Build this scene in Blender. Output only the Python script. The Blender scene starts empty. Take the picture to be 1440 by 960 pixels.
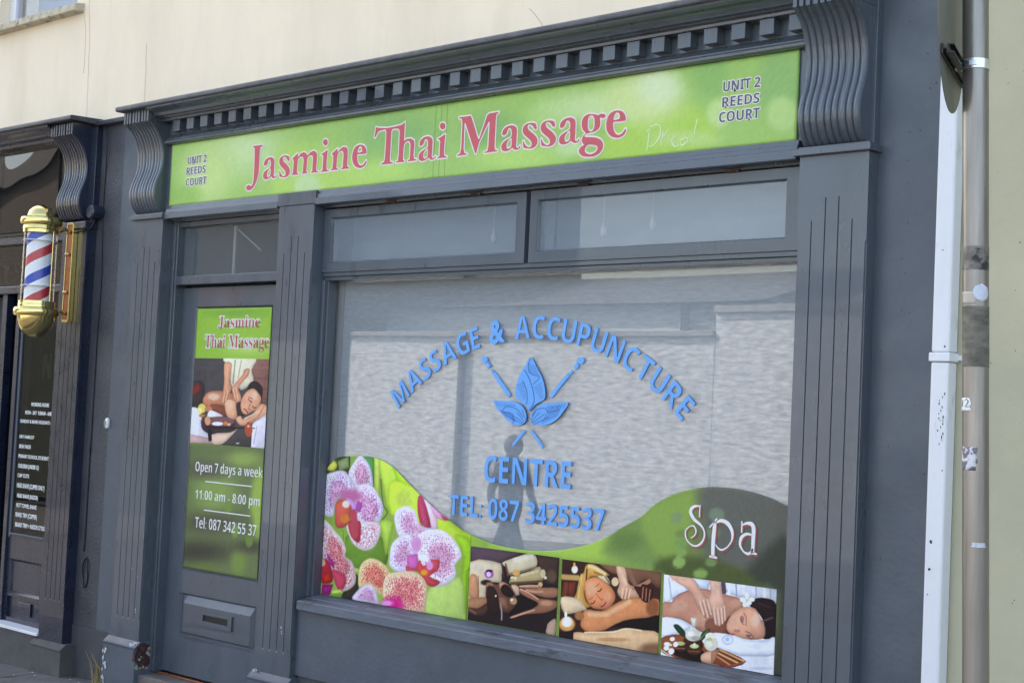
import bpy, bmesh, math, random
import numpy as np
from mathutils import Vector, Matrix
random.seed(4); rng = np.random.default_rng(7)
S = bpy.context.scene
COL = S.collection
R = math.radians

# ---------------------------------------------------------------- camera
cam = bpy.data.cameras.new('camera'); camo = bpy.data.objects.new('camera', cam); COL.objects.link(camo)
def cam_axes(yaw, pitch, roll):
    cy, sy, cp, sp, cr, sr = math.cos(yaw), math.sin(yaw), math.cos(pitch), math.sin(pitch), math.cos(roll), math.sin(roll)
    f = Vector((-sy*cp, cy*cp, sp)); r = Vector((cy, sy, 0)); u = r.cross(f)
    return cr*r + sr*u, -sr*r + cr*u, f
cr_, cu_, cf_ = cam_axes(R(42.90), R(2.822), R(2.690))
m = Matrix((cr_, cu_, -cf_)).transposed().to_4x4(); m.translation = Vector((0, -5, 1.78))
camo.matrix_world = m
cam.sensor_width = 36; cam.lens = 36*2104.2/1440; cam.clip_start = .05; cam.clip_end = 2000
S.camera = camo

# ---------------------------------------------------------------- sky, sun, exposure
SUN_AZ, SUN_EL = R(-56), R(46)         # the sun stands behind the terrace, so the shopfronts are in open shade
sd = Vector((math.sin(SUN_AZ)*math.cos(SUN_EL), math.cos(SUN_AZ)*math.cos(SUN_EL), math.sin(SUN_EL)))
W = bpy.data.worlds.new('World'); S.world = W; W.use_nodes = True
nt = W.node_tree; bgn = nt.nodes['Background']
sky = nt.nodes.new('ShaderNodeTexSky'); sky.sky_type = 'NISHITA'; sky.sun_disc = False
sky.sun_elevation = SUN_EL; sky.sun_rotation = math.atan2(sd.x, sd.y)
sky.air_density = 1.0; sky.dust_density = 3.5; sky.ozone_density = 1.0
nt.links.new(sky.outputs[0], bgn.inputs[0]); bgn.inputs[1].default_value = 0.15
sun = bpy.data.lights.new('sun', 'SUN'); sun.energy = 3.0; sun.angle = R(.53); sun.color = (1, .965, .92)
suno = bpy.data.objects.new('sun', sun); COL.objects.link(suno)
suno.rotation_euler = (-sd).to_track_quat('-Z', 'Y').to_euler(); suno.location = sd*30
S.view_settings.view_transform = 'Standard'; S.view_settings.look = 'None'
S.view_settings.exposure = 2.07; S.view_settings.gamma = 1.0
S.view_settings.use_white_balance = True; S.view_settings.white_balance_temperature = 7500
S.cycles.max_bounces = 8; S.cycles.transparent_max_bounces = 12

# ---------------------------------------------------------------- materials
def s2l(h):
    h = h.lstrip('#'); c = [int(h[i:i+2], 16)/255 for i in (0, 2, 4)]
    return tuple((v/12.92 if v <= .04045 else ((v+.055)/1.055)**2.4) for v in c)
def mat(name, col, rough=.5, metal=0, var=.0, vscale=3, bump=0, bscale=60, stretch=(1,1,1), spec=.5, coat=0, dirt=None, dscale=1.5, damt=.5, dlo=.5, dhi=.7, rvar=0):
    m = bpy.data.materials.new(name); m.use_nodes = True; n = m.node_tree.nodes; l = m.node_tree.links
    b = n['Principled BSDF']; b.inputs['Roughness'].default_value = rough; b.inputs['Metallic'].default_value = metal
    b.inputs['Specular IOR Level'].default_value = spec; b.inputs['Coat Weight'].default_value = coat
    g = n.new('ShaderNodeNewGeometry'); mp = n.new('ShaderNodeMapping'); mp.inputs['Scale'].default_value = stretch
    l.new(g.outputs['Position'], mp.inputs[0])
    b.inputs['Base Color'].default_value = (*col, 1)
    last = None
    if var:
        t = n.new('ShaderNodeTexNoise'); t.inputs['Scale'].default_value = vscale; t.inputs['Detail'].default_value = 6; t.inputs['Roughness'].default_value = .6
        l.new(mp.outputs[0], t.inputs[0])
        r = n.new('ShaderNodeMapRange'); r.inputs[1].default_value = .3; r.inputs[2].default_value = .7; r.inputs[3].default_value = 1-var; r.inputs[4].default_value = 1+var
        l.new(t.outputs[0], r.inputs[0])
        v = n.new('ShaderNodeVectorMath'); v.operation = 'SCALE'; v.inputs[0].default_value = col; l.new(r.outputs[0], v.inputs['Scale'])
        l.new(v.outputs[0], b.inputs['Base Color']); last = v.outputs[0]
    if dirt:
        t = n.new('ShaderNodeTexNoise'); t.inputs['Scale'].default_value = dscale; t.inputs['Detail'].default_value = 8; t.inputs['Roughness'].default_value = .65
        l.new(mp.outputs[0], t.inputs[0])
        r = n.new('ShaderNodeMapRange'); r.inputs[1].default_value = dlo; r.inputs[2].default_value = dhi; r.inputs[4].default_value = damt
        l.new(t.outputs[0], r.inputs[0])
        x = n.new('ShaderNodeMix'); x.data_type = 'RGBA'; l.new(r.outputs[0], x.inputs[0])
        if last: l.new(last, x.inputs[6])
        else: x.inputs[6].default_value = (*col, 1)
        x.inputs[7].default_value = (*dirt, 1); l.new(x.outputs[2], b.inputs['Base Color'])
    if rvar:
        t = n.new('ShaderNodeTexNoise'); t.inputs['Scale'].default_value = 8; t.inputs['Detail'].default_value = 5; l.new(mp.outputs[0], t.inputs[0])
        r = n.new('ShaderNodeMapRange'); r.inputs[1].default_value = .3; r.inputs[2].default_value = .7; r.inputs[3].default_value = rough-rvar; r.inputs[4].default_value = rough+rvar
        l.new(t.outputs[0], r.inputs[0]); l.new(r.outputs[0], b.inputs['Roughness'])
    if bump:
        t = n.new('ShaderNodeTexNoise'); t.inputs['Scale'].default_value = bscale; t.inputs['Detail'].default_value = 4
        l.new(mp.outputs[0], t.inputs[0])
        p = n.new('ShaderNodeBump'); p.inputs['Strength'].default_value = bump; p.inputs['Distance'].default_value = .004
        l.new(t.outputs[0], p.inputs['Height']); l.new(p.outputs[0], b.inputs['Normal'])
    return m
GREY = (.077, .095, .117)
M = {}
M['grey'] = mat('grey_paint', GREY, .33, var=.15, vscale=4, bump=.3, bscale=45, stretch=(1,1,.35), rvar=.10, dirt=(.055,.064,.072), dscale=7, damt=.5, dlo=.54, dhi=.72, coat=.5)
M['greywall'] = mat('grey_masonry_paint', (.078,.096,.120), .42, var=.12, vscale=3, bump=.3, bscale=42, dirt=(.11,.13,.148), dscale=2.4, damt=.5, dlo=.5, dhi=.68, rvar=.08)
M['darkgrey'] = mat('dark_plinth_paint', (.05,.053,.06), .7, var=.2, vscale=6, bump=.5, bscale=50, dirt=(.09,.085,.08), dscale=5)  # plinths have a darker grey of their own
M['cream'] = mat('cream_render', (.87,.74,.565), .85, var=.06, vscale=2.2, bump=.5, bscale=38, stretch=(1,1,.3), dirt=(.74,.625,.46), dscale=2.6, damt=.6, dlo=.5, dhi=.70)
M['green'] = mat('olive_render', (.52,.485,.335), .85, var=.07, vscale=2, bump=.35, bscale=35, dirt=(.41,.40,.29), dscale=1.6, damt=.5)
M['navy'] = mat('navy_gloss_paint', (.013,.019,.040), .3, var=.2, vscale=4, bump=.4, bscale=70, rvar=.08, coat=.6)
M['navywall'] = mat('navy_masonry_paint', (.045,.05,.062), .42, var=.2, vscale=5, bump=1.0, bscale=60, rvar=.1, dirt=(.085,.088,.095), dscale=4, damt=.6)
M['white'] = mat('white_upvc', (.76,.77,.80), .35, var=.05, vscale=7, dirt=(.42,.42,.44), dscale=14, damt=.6, dlo=.58, dhi=.70, stretch=(1,1,.3))
M['whitepaint'] = mat('white_paint', (.75,.76,.78), .5)
M['steel'] = mat('galvanised_steel', (.30,.275,.25), .36, .7, var=.22, vscale=26, bump=.25, bscale=90, stretch=(1,1,.06), dirt=(.20,.175,.15), dscale=24, damt=.6, dlo=.5, dhi=.68, rvar=.08)
M['tape'] = mat('glue_residue', (.17,.16,.125), .7, .1, var=.45, vscale=16, stretch=(1,1,2.5), bump=.5, bscale=90, dirt=(.07,.068,.06), dscale=22)
M['bright'] = mat('zinc_clamp', (.75,.78,.82), .25, .9, var=.1, vscale=30)
M['black'] = mat('black_plastic', (.008,.008,.009), .4)
M['signback'] = mat('grey_sign_back', (.17,.175,.15), .5, .15, var=.1, vscale=8)
M['sill'] = mat('weathered_sill_paint', (.115,.135,.165), .6, var=.18, vscale=9, bump=.9, bscale=40, stretch=(.4,1,1), dirt=(.045,.05,.055), dscale=10, damt=.8, dlo=.54, dhi=.62)
M['stone'] = mat('limestone_sill', (.52,.46,.34), .9, var=.18, vscale=14, bump=.9, bscale=60, dirt=(.12,.11,.075), dscale=12, damt=.85, dlo=.54, dhi=.64)
M['concrete'] = mat('concrete_plinth', (.085,.082,.08), .85, var=.25, vscale=7, bump=.6, bscale=50, dirt=(.05,.047,.045), dscale=4)
M['paving'] = mat('stone_paving', (.12,.118,.118), .8, var=.3, vscale=6, bump=.8, bscale=50, dirt=(.055,.052,.05), dscale=7, damt=.7)
M['asphalt'] = mat('asphalt', (.05,.05,.052), .85, var=.2, vscale=4, bump=.6, bscale=120)
M['step'] = mat('door_step_stone', (.15,.13,.115), .8, var=.3, vscale=14, bump=.6, bscale=50)
M['brass'] = mat('polished_brass', (.76,.60,.25), .14, 1.0, var=.08, vscale=30)
M['copper'] = mat('copper_face', (.48,.17,.085), .25, .6, var=.15, vscale=20)
M['red'] = mat('sign_red_print', s2l('d2646c'), .6, spec=.25)
M['rim'] = mat('sign_white_outline', (.84,.79,.72), .6, spec=.25)
M['slate'] = mat('lettering_slate', s2l('4a506c'), .45)
M['printwhite'] = mat('white_vinyl', (.85,.86,.86), .4)
M['spared'] = mat('spa_shadow_vinyl', s2l('a8504c'), .4)
M['blue'] = mat('blue_acrylic', (.12,.40,.86), .4, var=.04, vscale=30)
M['bluedark'] = mat('engraving_and_edge_shade_blue', (.03,.15,.45), .4)
M['doortext'] = mat('door_text_red', s2l('b4525a'), .6)
M['vein'] = mat('pale_vein_cut', (.27,.47,.72), .5)
M['paletube'] = mat('pale_tube', (.34,.36,.38), .4)
M['pit'] = mat('dark_pit', (.03,.035,.04), .9)
M['blind'] = mat('grey_window_film', (.325,.360,.38), .8, var=.09, vscale=22, stretch=(.6,1,3), dirt=(.40,.44,.465), dscale=34, damt=.6, dlo=.45, dhi=.62)  # fine pale streaks put the mirrored wall's texture into the colour
M['room'] = mat('room_wall', (.30,.31,.32), .9)
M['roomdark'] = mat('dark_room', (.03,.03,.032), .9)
M['film'] = mat('dusty_transom_film', (.34,.39,.44), .6, var=.10, vscale=2.5, stretch=(.6,1,2.5), dirt=(.46,.51,.55), dscale=2.2, damt=.7, dlo=.45, dhi=.6)
M['brick'] = None
M['slateroof'] = mat('slate_roof', (.06,.065,.075), .6, var=.2, vscale=3)
M['housewall'] = mat('pale_house_wall', (.46,.52,.58), .9, var=.12)
M['harling'] = mat('harled_wall', (.50,.54,.585), .95, var=.62, vscale=8, stretch=(.5,1,1.9), bump=1, bscale=10)
M['darkrun'] = mat('dark_run_green', (.02,.028,.014), .8, var=.6, vscale=4, bump=1, bscale=8)
M['coping'] = mat('coping_stone', (.25,.25,.25), .9, var=.2)
M['cloth'] = mat('dark_clothing', (.018,.02,.025), .9)
M['skin'] = mat('skin', (.45,.27,.19), .6)
M['hair'] = mat('dark_hair', (.02,.014,.01), .6)
M['rust'] = mat('old_red_paint', (.055,.018,.018), .7, var=.4, vscale=30, bump=.8, bscale=60, dirt=(.14,.12,.09), dscale=30, damt=.8, dlo=.55, dhi=.6)
M['flake_glint'] = mat('flaked_paint_and_glint', (.55,.60,.66), .7)
M['bone'] = mat('bare_plaster_flake', (.36,.34,.25), .8)
M['weed'] = mat('dry_grass', (.38,.29,.13), .8, var=.2)
M['crack'] = mat('crack_line', (.40,.34,.26), .95)
M['bulb'] = mat('lamp_glass', (.85,.88,.9), .15)
M['signgreen'] = mat('neon_green_tube', (.20,.30,.08), .5)
M['neonwhite'] = mat('neon_grey_tube', (.06,.07,.07), .5)
M['rubber'] = mat('black_cable', (.01,.01,.013), .4)
M['chrome'] = mat('chrome', (.7,.7,.7), .15, 1)
def mk_print(name, rough=.35, k=.8):
    m = bpy.data.materials.new(name); m.use_nodes = True; n = m.node_tree.nodes; l = m.node_tree.links
    b = n['Principled BSDF']; a = n.new('ShaderNodeVertexColor'); a.layer_name = 'Col'
    v = n.new('ShaderNodeVectorMath'); v.operation = 'SCALE'; v.inputs['Scale'].default_value = k
    l.new(a.outputs[0], v.inputs[0]); l.new(v.outputs[0], b.inputs['Base Color']); b.inputs['Roughness'].default_value = rough
    b.inputs['Specular IOR Level'].default_value = .22
    return m
M['print'] = mk_print('printed_vinyl', .55, .95)
M['signprint'] = mk_print('printed_sign_panel', .6, 1.0)
def mk_glass(name, tint=(1,1,1), dust=.03, rough=0.0, wavy=0, dustcol=(.5,.52,.55), f0=.05):
    m = bpy.data.materials.new(name); m.use_nodes = True; n = m.node_tree.nodes; l = m.node_tree.links
    n.remove(n['Principled BSDF']); o = n['Material Output']
    t = n.new('ShaderNodeBsdfTransparent'); t.inputs[0].default_value = (*tint, 1)
    g = n.new('ShaderNodeBsdfGlossy'); g.inputs['Roughness'].default_value = rough
    lw = n.new('ShaderNodeLayerWeight'); lw.inputs[0].default_value = .5      # facing = 1-cos: Schlick reflectance, same on both faces
    pw = n.new('ShaderNodeMath'); pw.operation = 'POWER'; pw.inputs[1].default_value = 5.; l.new(lw.outputs['Facing'], pw.inputs[0])
    f = n.new('ShaderNodeMath'); f.operation = 'MULTIPLY_ADD'; f.name = 'refl'; f.inputs[1].default_value = 1-f0; f.inputs[2].default_value = f0; l.new(pw.outputs[0], f.inputs[0])
    x = n.new('ShaderNodeMixShader'); l.new(f.outputs[0], x.inputs[0]); l.new(t.outputs[0], x.inputs[1]); l.new(g.outputs[0], x.inputs[2])
    d = n.new('ShaderNodeBsdfDiffuse'); d.inputs[0].default_value = (*dustcol, 1)
    y = n.new('ShaderNodeMixShader'); y.inputs[0].default_value = dust; l.new(x.outputs[0], y.inputs[1]); l.new(d.outputs[0], y.inputs[2])
    l.new(y.outputs[0], o.inputs[0])
    tn = n.new('ShaderNodeTexNoise'); tn.inputs['Scale'].default_value = 1.1 if wavy else .7; tn.inputs['Detail'].default_value = 1
    ge = n.new('ShaderNodeNewGeometry'); l.new(ge.outputs['Position'], tn.inputs[0])
    bp = n.new('ShaderNodeBump'); bp.inputs['Strength'].default_value = wavy or .05; bp.inputs['Distance'].default_value = .02
    l.new(tn.outputs[0], bp.inputs['Height']); l.new(bp.outputs[0], g.inputs['Normal'])
    return m
M['glass'] = mk_glass('window_glass', dust=.02, f0=.085)
M['transom'] = mk_glass('dusty_transom_glass', dust=.30, dustcol=(.40,.47,.53), f0=.07)
M['doortransom'] = mk_glass('door_transom_glass', dust=.14, dustcol=(.36,.42,.46))
M['fascia'] = mk_glass('black_fascia_glass', (.3,.3,.3), dust=.02, wavy=1.0, f0=.12)
M['shopglass'] = mk_glass('barber_glass', (.5,.5,.5), dust=.015)
M['tube'] = mk_glass('clear_tube', (.97,.98,.99), dust=.01, rough=.02, f0=.03)
def mk_brick():
    m = bpy.data.materials.new('red_brick'); m.use_nodes = True; n = m.node_tree.nodes; l = m.node_tree.links
    b = n['Principled BSDF']; t = n.new('ShaderNodeTexBrick'); g = n.new('ShaderNodeNewGeometry'); mp = n.new('ShaderNodeMapping')
    mp.inputs['Rotation'].default_value = (R(90),0,0); l.new(g.outputs['Position'], mp.inputs[0]); l.new(mp.outputs[0], t.inputs[0])
    t.inputs['Color1'].default_value = (.075,.062,.052,1); t.inputs['Color2'].default_value = (.055,.047,.04,1); t.inputs['Mortar'].default_value = (.11,.10,.09,1)
    t.inputs['Scale'].default_value = 1; t.inputs['Brick Width'].default_value = .23; t.inputs['Row Height'].default_value = .08; t.inputs['Mortar Size'].default_value = .008
    l.new(t.outputs[0], b.inputs['Base Color']); b.inputs['Roughness'].default_value = .9
    return m
M['brick'] = mk_brick()
def mk_stripes():
    m = bpy.data.materials.new('barber_stripes'); m.use_nodes = True; n = m.node_tree.nodes; l = m.node_tree.links
    b = n['Principled BSDF']; tc = n.new('ShaderNodeTexCoord'); sp = n.new('ShaderNodeSeparateXYZ'); l.new(tc.outputs['Object'], sp.inputs[0])
    at = n.new('ShaderNodeMath'); at.operation = 'ARCTAN2'; l.new(sp.outputs[1], at.inputs[0]); l.new(sp.outputs[0], at.inputs[1])
    a = n.new('ShaderNodeMath'); a.operation = 'MULTIPLY'; a.inputs[1].default_value = -1/(2*math.pi); l.new(at.outputs[0], a.inputs[0])
    z = n.new('ShaderNodeMath'); z.operation = 'MULTIPLY_ADD'; z.inputs[1].default_value = 1/.265; l.new(sp.outputs[2], z.inputs[0]); l.new(a.outputs[0], z.inputs[2])
    f = n.new('ShaderNodeMath'); f.operation = 'FRACT'; l.new(z.outputs[0], f.inputs[0])
    cr = n.new('ShaderNodeValToRGB'); cr.color_ramp.interpolation = 'CONSTANT'; e = cr.color_ramp.elements
    e[0].position = 0; e[0].color = (.82,.83,.86,1); e[1].position = .27; e[1].color = (.55,.02,.035,1)
    q = e.new(.5); q.color = (.82,.83,.86,1); q = e.new(.77); q.color = (.012,.05,.42,1)
    l.new(f.outputs[0], cr.inputs[0]); l.new(cr.outputs[0], b.inputs['Base Color']); b.inputs['Roughness'].default_value = .4
    return m
M['stripes'] = mk_stripes()

# ---------------------------------------------------------------- building helpers
def link(name, me, m=None, parent=None, off=None, bevel=0, seg=2, smooth=False):
    o = bpy.data.objects.new(name, me); COL.objects.link(o)
    if m is not None and not me.materials: me.materials.append(m)
    if parent is not None:
        o.parent = parent
        if parent.type == 'EMPTY': o.location = -Vector(parent.location)
    if off is not None: o.location = Vector(o.location) + Vector(off)
    if bevel:
        b = o.modifiers.new('bevel', 'BEVEL'); b.width = bevel; b.segments = seg; b.limit_method = 'ANGLE'; b.angle_limit = R(40)
    if smooth:
        for p in me.polygons: p.use_smooth = True
        if smooth != 'all':
            try: me.set_sharp_from_angle(angle=R(35))
            except Exception: pass
    return o
class MB:
    def __init__(s): s.v = []; s.f = []
    def add(s, v, f):
        b = len(s.v); s.v += [tuple(p) for p in v]; s.f += [tuple(b+i for i in q) for q in f]; return s
    def box(s, x0, x1, y0, y1, z0, z1):
        v = [(x0,y0,z0),(x1,y0,z0),(x1,y1,z0),(x0,y1,z0),(x0,y0,z1),(x1,y0,z1),(x1,y1,z1),(x0,y1,z1)]
        return s.add(v, [(0,3,2,1),(4,5,6,7),(0,1,5,4),(1,2,6,5),(2,3,7,6),(3,0,4,7)])
    def prism_x(s, prof, x0, x1, m0=0, m1=0):
        # prof: (y,z) going round; m0/m1: mitre, x shift per unit of -y
        n = len(prof)
        v = [(x0 + m0*y, y, z) for y, z in prof] + [(x1 - m1*y, y, z) for y, z in prof]
        f = [(i, (i+1) % n, n+(i+1) % n, n+i) for i in range(n)]
        f += [tuple(range(n-1, -1, -1)), tuple(range(n, 2*n))]
        return s.add(v, f)
    def lathe(s, prof, cx, cy, n=32, cz=0):
        v = []; f = []
        for r_, z in prof:
            for k in range(n):
                a = 2*math.pi*k/n; v.append((cx+r_*math.cos(a), cy+r_*math.sin(a), cz+z))
        for i in range(len(prof)-1):
            for k in range(n):
                f.append((i*n+k, i*n+(k+1) % n, (i+1)*n+(k+1) % n, (i+1)*n+k))
        f.append(tuple(range(n-1, -1, -1))); f.append(tuple((len(prof)-1)*n+k for k in range(n)))
        return s.add(v, f)
    def tube(s, pts, rad, n=8):
        pts = [Vector(p) for p in pts]; rads = rad if isinstance(rad, (list, tuple)) else [rad]*len(pts)
        v = []; f = []; up = Vector((.13, .9, .31)).normalized()
        for i, p in enumerate(pts):
            t = (pts[min(i+1, len(pts)-1)] - pts[max(i-1, 0)]).normalized()
            a = t.cross(up).normalized(); b = t.cross(a)
            for k in range(n):
                w = 2*math.pi*k/n; q = p + (a*math.cos(w) + b*math.sin(w))*rads[i]; v.append(q)
        for i in range(len(pts)-1):
            for k in range(n): f.append((i*n+k, (i+1)*n+k, (i+1)*n+(k+1) % n, i*n+(k+1) % n))
        f.append(tuple(range(n-1, -1, -1))); f.append(tuple((len(pts)-1)*n+k for k in range(n)))
        return s.add(v, f)
    def poly(s, pts, y0, y1):
        n = len(pts); v = [(x, y0, z) for x, z in pts] + [(x, y1, z) for x, z in pts]
        f = [tuple(range(n)), tuple(range(2*n-1, n-1, -1))] + [(i, n+i, n+(i+1) % n, (i+1) % n) for i in range(n)]
        return s.add(v, f)
    def relief(s, xs, zs, Y, yb):
        # a board with a stepped front: Y[i][j] is the front depth of the cell xs[i..i+1] x zs[j..j+1]
        nx, nz = len(xs)-1, len(zs)-1
        g = lambda i, j: Y(i, j) if 0 <= i < nx and 0 <= j < nz else yb
        for i in range(nx):
            for j in range(nz):
                y = g(i, j); x0, x1, z0, z1 = xs[i], xs[i+1], zs[j], zs[j+1]
                if y is None: continue
                s.add([(x0,y,z0),(x1,y,z0),(x1,y,z1),(x0,y,z1)], [(0,1,2,3)])
        for i in range(nx+1):
            for j in range(nz):
                a, b = g(i-1, j), g(i, j); a = yb if a is None else a; b = yb if b is None else b
                if a != b:
                    v = [(xs[i],a,zs[j]),(xs[i],b,zs[j]),(xs[i],b,zs[j+1]),(xs[i],a,zs[j+1])]; s.add(v, [(0,1,2,3)])
        for i in range(nx):
            for j in range(nz+1):
                a, b = g(i, j-1), g(i, j); a = yb if a is None else a; b = yb if b is None else b
                if a != b:
                    v = [(xs[i],a,zs[j]),(xs[i],b,zs[j]),(xs[i+1],b,zs[j]),(xs[i+1],a,zs[j])]; s.add(v, [(3,2,1,0)])
        return s
    def mesh(s, name='mesh', fix=True):
        me = bpy.data.meshes.new(name); me.from_pydata(s.v, [], s.f)
        if fix:
            b = bmesh.new(); b.from_mesh(me); bmesh.ops.recalc_face_normals(b, faces=b.faces); b.to_mesh(me); b.free()
        return me
    def obj(s, name, m, parent=None, **k):
        return link(name, s.mesh(name), m, parent, **k)
def tag(o, label=None, cat=None, group=None, kind=None):
    if label: o['label'] = label
    if cat: o['category'] = cat
    if group: o['group'] = group
    if kind: o['kind'] = kind
    return o
def thing(name, loc, label, cat, group=None):
    o = bpy.data.objects.new(name, None); COL.objects.link(o); o.location = loc; o.empty_display_size = .2
    return tag(o, label, cat, group)
def part(name, m, parent, x0, x1, y0, y1, z0, z1, bevel=.002):
    return MB().box(x0, x1, y0, y1, z0, z1).obj(name, m, parent, bevel=bevel)

# text: builtin font, also its serif-bold and sans-bold mathematical letters
FN = {'sans': None, 'serif': (0x1D400, 0x1D41A, 0x1D7CE), 'bold': (0x1D5D4, 0x1D5EE, 0x1D7EC)}
def fmap(t, kind):
    k = FN[kind]
    if not k: return t
    return ''.join(chr(k[0]+ord(c)-65) if 'A' <= c <= 'Z' else chr(k[1]+ord(c)-97) if 'a' <= c <= 'z' else chr(k[2]+ord(c)-48) if c.isdigit() else c for c in t)
def text_mesh(body, kind, offset=0, extrude=0, res=3, space=1.0):
    c = bpy.data.curves.new('text', 'FONT'); c.body = fmap(body, kind); c.offset = offset; c.extrude = extrude; c.resolution_u = res; c.space_character = space
    o = bpy.data.objects.new('text', c); COL.objects.link(o)
    dg = bpy.context.evaluated_depsgraph_get(); dg.update()
    me = bpy.data.meshes.new_from_object(o.evaluated_get(dg))
    bpy.data.objects.remove(o); bpy.data.curves.remove(c)
    me.materials.clear()
    return me
def verts(me):
    a = np.empty(len(me.vertices)*3); me.vertices.foreach_get('co', a); return a.reshape(-1, 3)
CAP = {}
for k_ in FN:
    CAP[k_] = verts(text_mesh('H', k_))[:, 1].max()
def place_text(body, kind, x0, x1, z0, cap, y, name, m, parent, offset=0, thick=.0012, space=1.0):
    base = verts(text_mesh(body, kind, 0, 0, 3, space)); bx0, bx1 = base[:, 0].min(), base[:, 0].max()
    me = text_mesh(body, kind, offset, .01, 3, space); a = verts(me)
    sx = (x1-x0)/(bx1-bx0); sz = cap/CAP[kind]
    o = np.empty_like(a); o[:, 0] = x0 + (a[:, 0]-bx0)*sx; o[:, 2] = z0 + a[:, 1]*sz; o[:, 1] = y - (a[:, 2]/.01)*thick/2
    me.vertices.foreach_set('co', o.ravel()); me.update()
    return link(name, me, m, parent)
def curve_mesh(loops, offset, y, thick):
    # filled flat outline from closed loops of (x,z), grown by offset
    c = bpy.data.curves.new('shape', 'CURVE'); c.dimensions = '2D'; c.fill_mode = 'BOTH'; c.extrude = thick/2; c.offset = offset
    for L in loops:
        s = c.splines.new('POLY'); s.points.add(len(L)-1); s.use_cyclic_u = True
        for p, q in zip(s.points, L): p.co = (q[0], q[1], 0, 1)
    o = bpy.data.objects.new('shape', c); COL.objects.link(o); dg = bpy.context.evaluated_depsgraph_get(); dg.update()
    me = bpy.data.meshes.new_from_object(o.evaluated_get(dg)); bpy.data.objects.remove(o); bpy.data.curves.remove(c)
    me.materials.clear(); a = verts(me); b = np.stack([a[:, 0], y - a[:, 2], a[:, 1]], 1); me.vertices.foreach_set('co', b.ravel()); me.update()
    return me
def halo_mesh(loops, r, y):
    # outline band: one flat capsule along every edge, each a hair deeper than the last
    v = []; f = []; k = 0
    for L in loops:
        for i in range(len(L)):
            a = np.array(L[i]); b = np.array(L[(i+1) % len(L)]); t = b-a; ln = np.hypot(*t)
            if ln < 1e-6: continue
            w = math.atan2(t[1], t[0]); P = []
            for q in range(7): P.append(b + r*np.array([math.cos(w-math.pi/2+q*math.pi/6), math.sin(w-math.pi/2+q*math.pi/6)]))
            for q in range(7): P.append(a + r*np.array([math.cos(w+math.pi/2+q*math.pi/6), math.sin(w+math.pi/2+q*math.pi/6)]))
            n0 = len(v); v += [(p[0], y + k*.000012, p[1]) for p in P]; f.append(tuple(range(n0, n0+14))); k += 1
    me = bpy.data.meshes.new('halo'); me.from_pydata(v, [], f); return me
def pairs(l): return [(l[i]/1000, l[i+1]/1000) for i in range(0, len(l), 2)]
def spline(pts, n=5, closed=True):
    p = np.array(pts, float); N = len(p); out = []
    for i in range(N if closed else N-1):
        g = (lambda k: p[k % N]) if closed else (lambda k: p[min(max(k, 0), N-1)])
        a, b, c, d = g(i-1), g(i), g(i+1), g(i+2)
        for k in range(n):
            t = k/n; out.append(.5*((2*b)+(-a+c)*t+(2*a-5*b+4*c-d)*t*t+(-a+3*b-3*c+d)*t**3))
    if not closed: out.append(p[-1])
    return [tuple(q) for q in out]
def stroke_mesh(mb, pts, ws, y0, y1):
    # a flat ribbon of varying width along (x,z) points
    p = np.array(spline(pts, 6, False)) if len(pts) > 2 else np.array(pts, float)
    w = np.interp(np.linspace(0, 1, len(p)), np.linspace(0, 1, len(ws)), ws)
    L = []; Rr = []
    for i in range(len(p)):
        t = p[min(i+1, len(p)-1)] - p[max(i-1, 0)]; t = t/(np.hypot(*t)+1e-9); nrm = np.array([-t[1], t[0]])
        L.append(p[i]+nrm*w[i]/2); Rr.append(p[i]-nrm*w[i]/2)
    n = len(p); v = []
    for y in (y0, y1):
        v += [(q[0], y, q[1]) for q in L] + [(q[0], y, q[1]) for q in Rr]
    f = []
    for i in range(n-1):
        f += [(i, i+1, n+i+1, n+i), (2*n+i+1, 2*n+i, 3*n+i, 3*n+i+1), (i, 2*n+i, 2*n+i+1, i+1), (n+i, n+i+1, 3*n+i+1, 3*n+i)]
    f += [(0, n, 3*n, 2*n), (n-1, 3*n-1, 4*n-1, 2*n-1)]
    mb.add(v, f)

# painter: colours for printed pictures, evaluated at the vertices of a fine grid (prints only)
def sdf(px, pz, poly):
    P = np.array(poly); Q = np.roll(P, -1, 0); d = np.full(px.shape, 1e9); ins = np.zeros(px.shape, bool)
    for (ax, az), (bx, bz) in zip(P, Q):
        ex, ez = bx-ax, bz-az; wx, wz = px-ax, pz-az; L = ex*ex+ez*ez+1e-9
        t = np.clip((wx*ex+wz*ez)/L, 0, 1); d = np.minimum(d, (wx-t*ex)**2+(wz-t*ez)**2)
        c = ((az > pz) != (bz > pz)); 
        if az != bz: ins ^= c & (px < (bx-ax)*(pz-az)/(bz-az)+ax)
    d = np.sqrt(d); return np.where(ins, -d, d)
def fbm(x, z, s):
    out = 0
    for o, (a, w) in enumerate(((1., .5), (2.1, .3), (4.3, .2))):
        u = x*a/s; v = z*a/s; i = np.floor(u).astype(int); j = np.floor(v).astype(int); fu = u-i; fv = v-j; fu = fu*fu*(3-2*fu); fv = fv*fv*(3-2*fv)
        h = lambda p, q: np.modf(np.abs(np.sin(p*12.9898 + q*78.233 + o*3.7)*43758.5453))[0]
        out = out + w*((h(i,j)*(1-fu)+h(i+1,j)*fu)*(1-fv) + (h(i,j+1)*(1-fu)+h(i+1,j+1)*fu)*fv)
    return out*2-1
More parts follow.
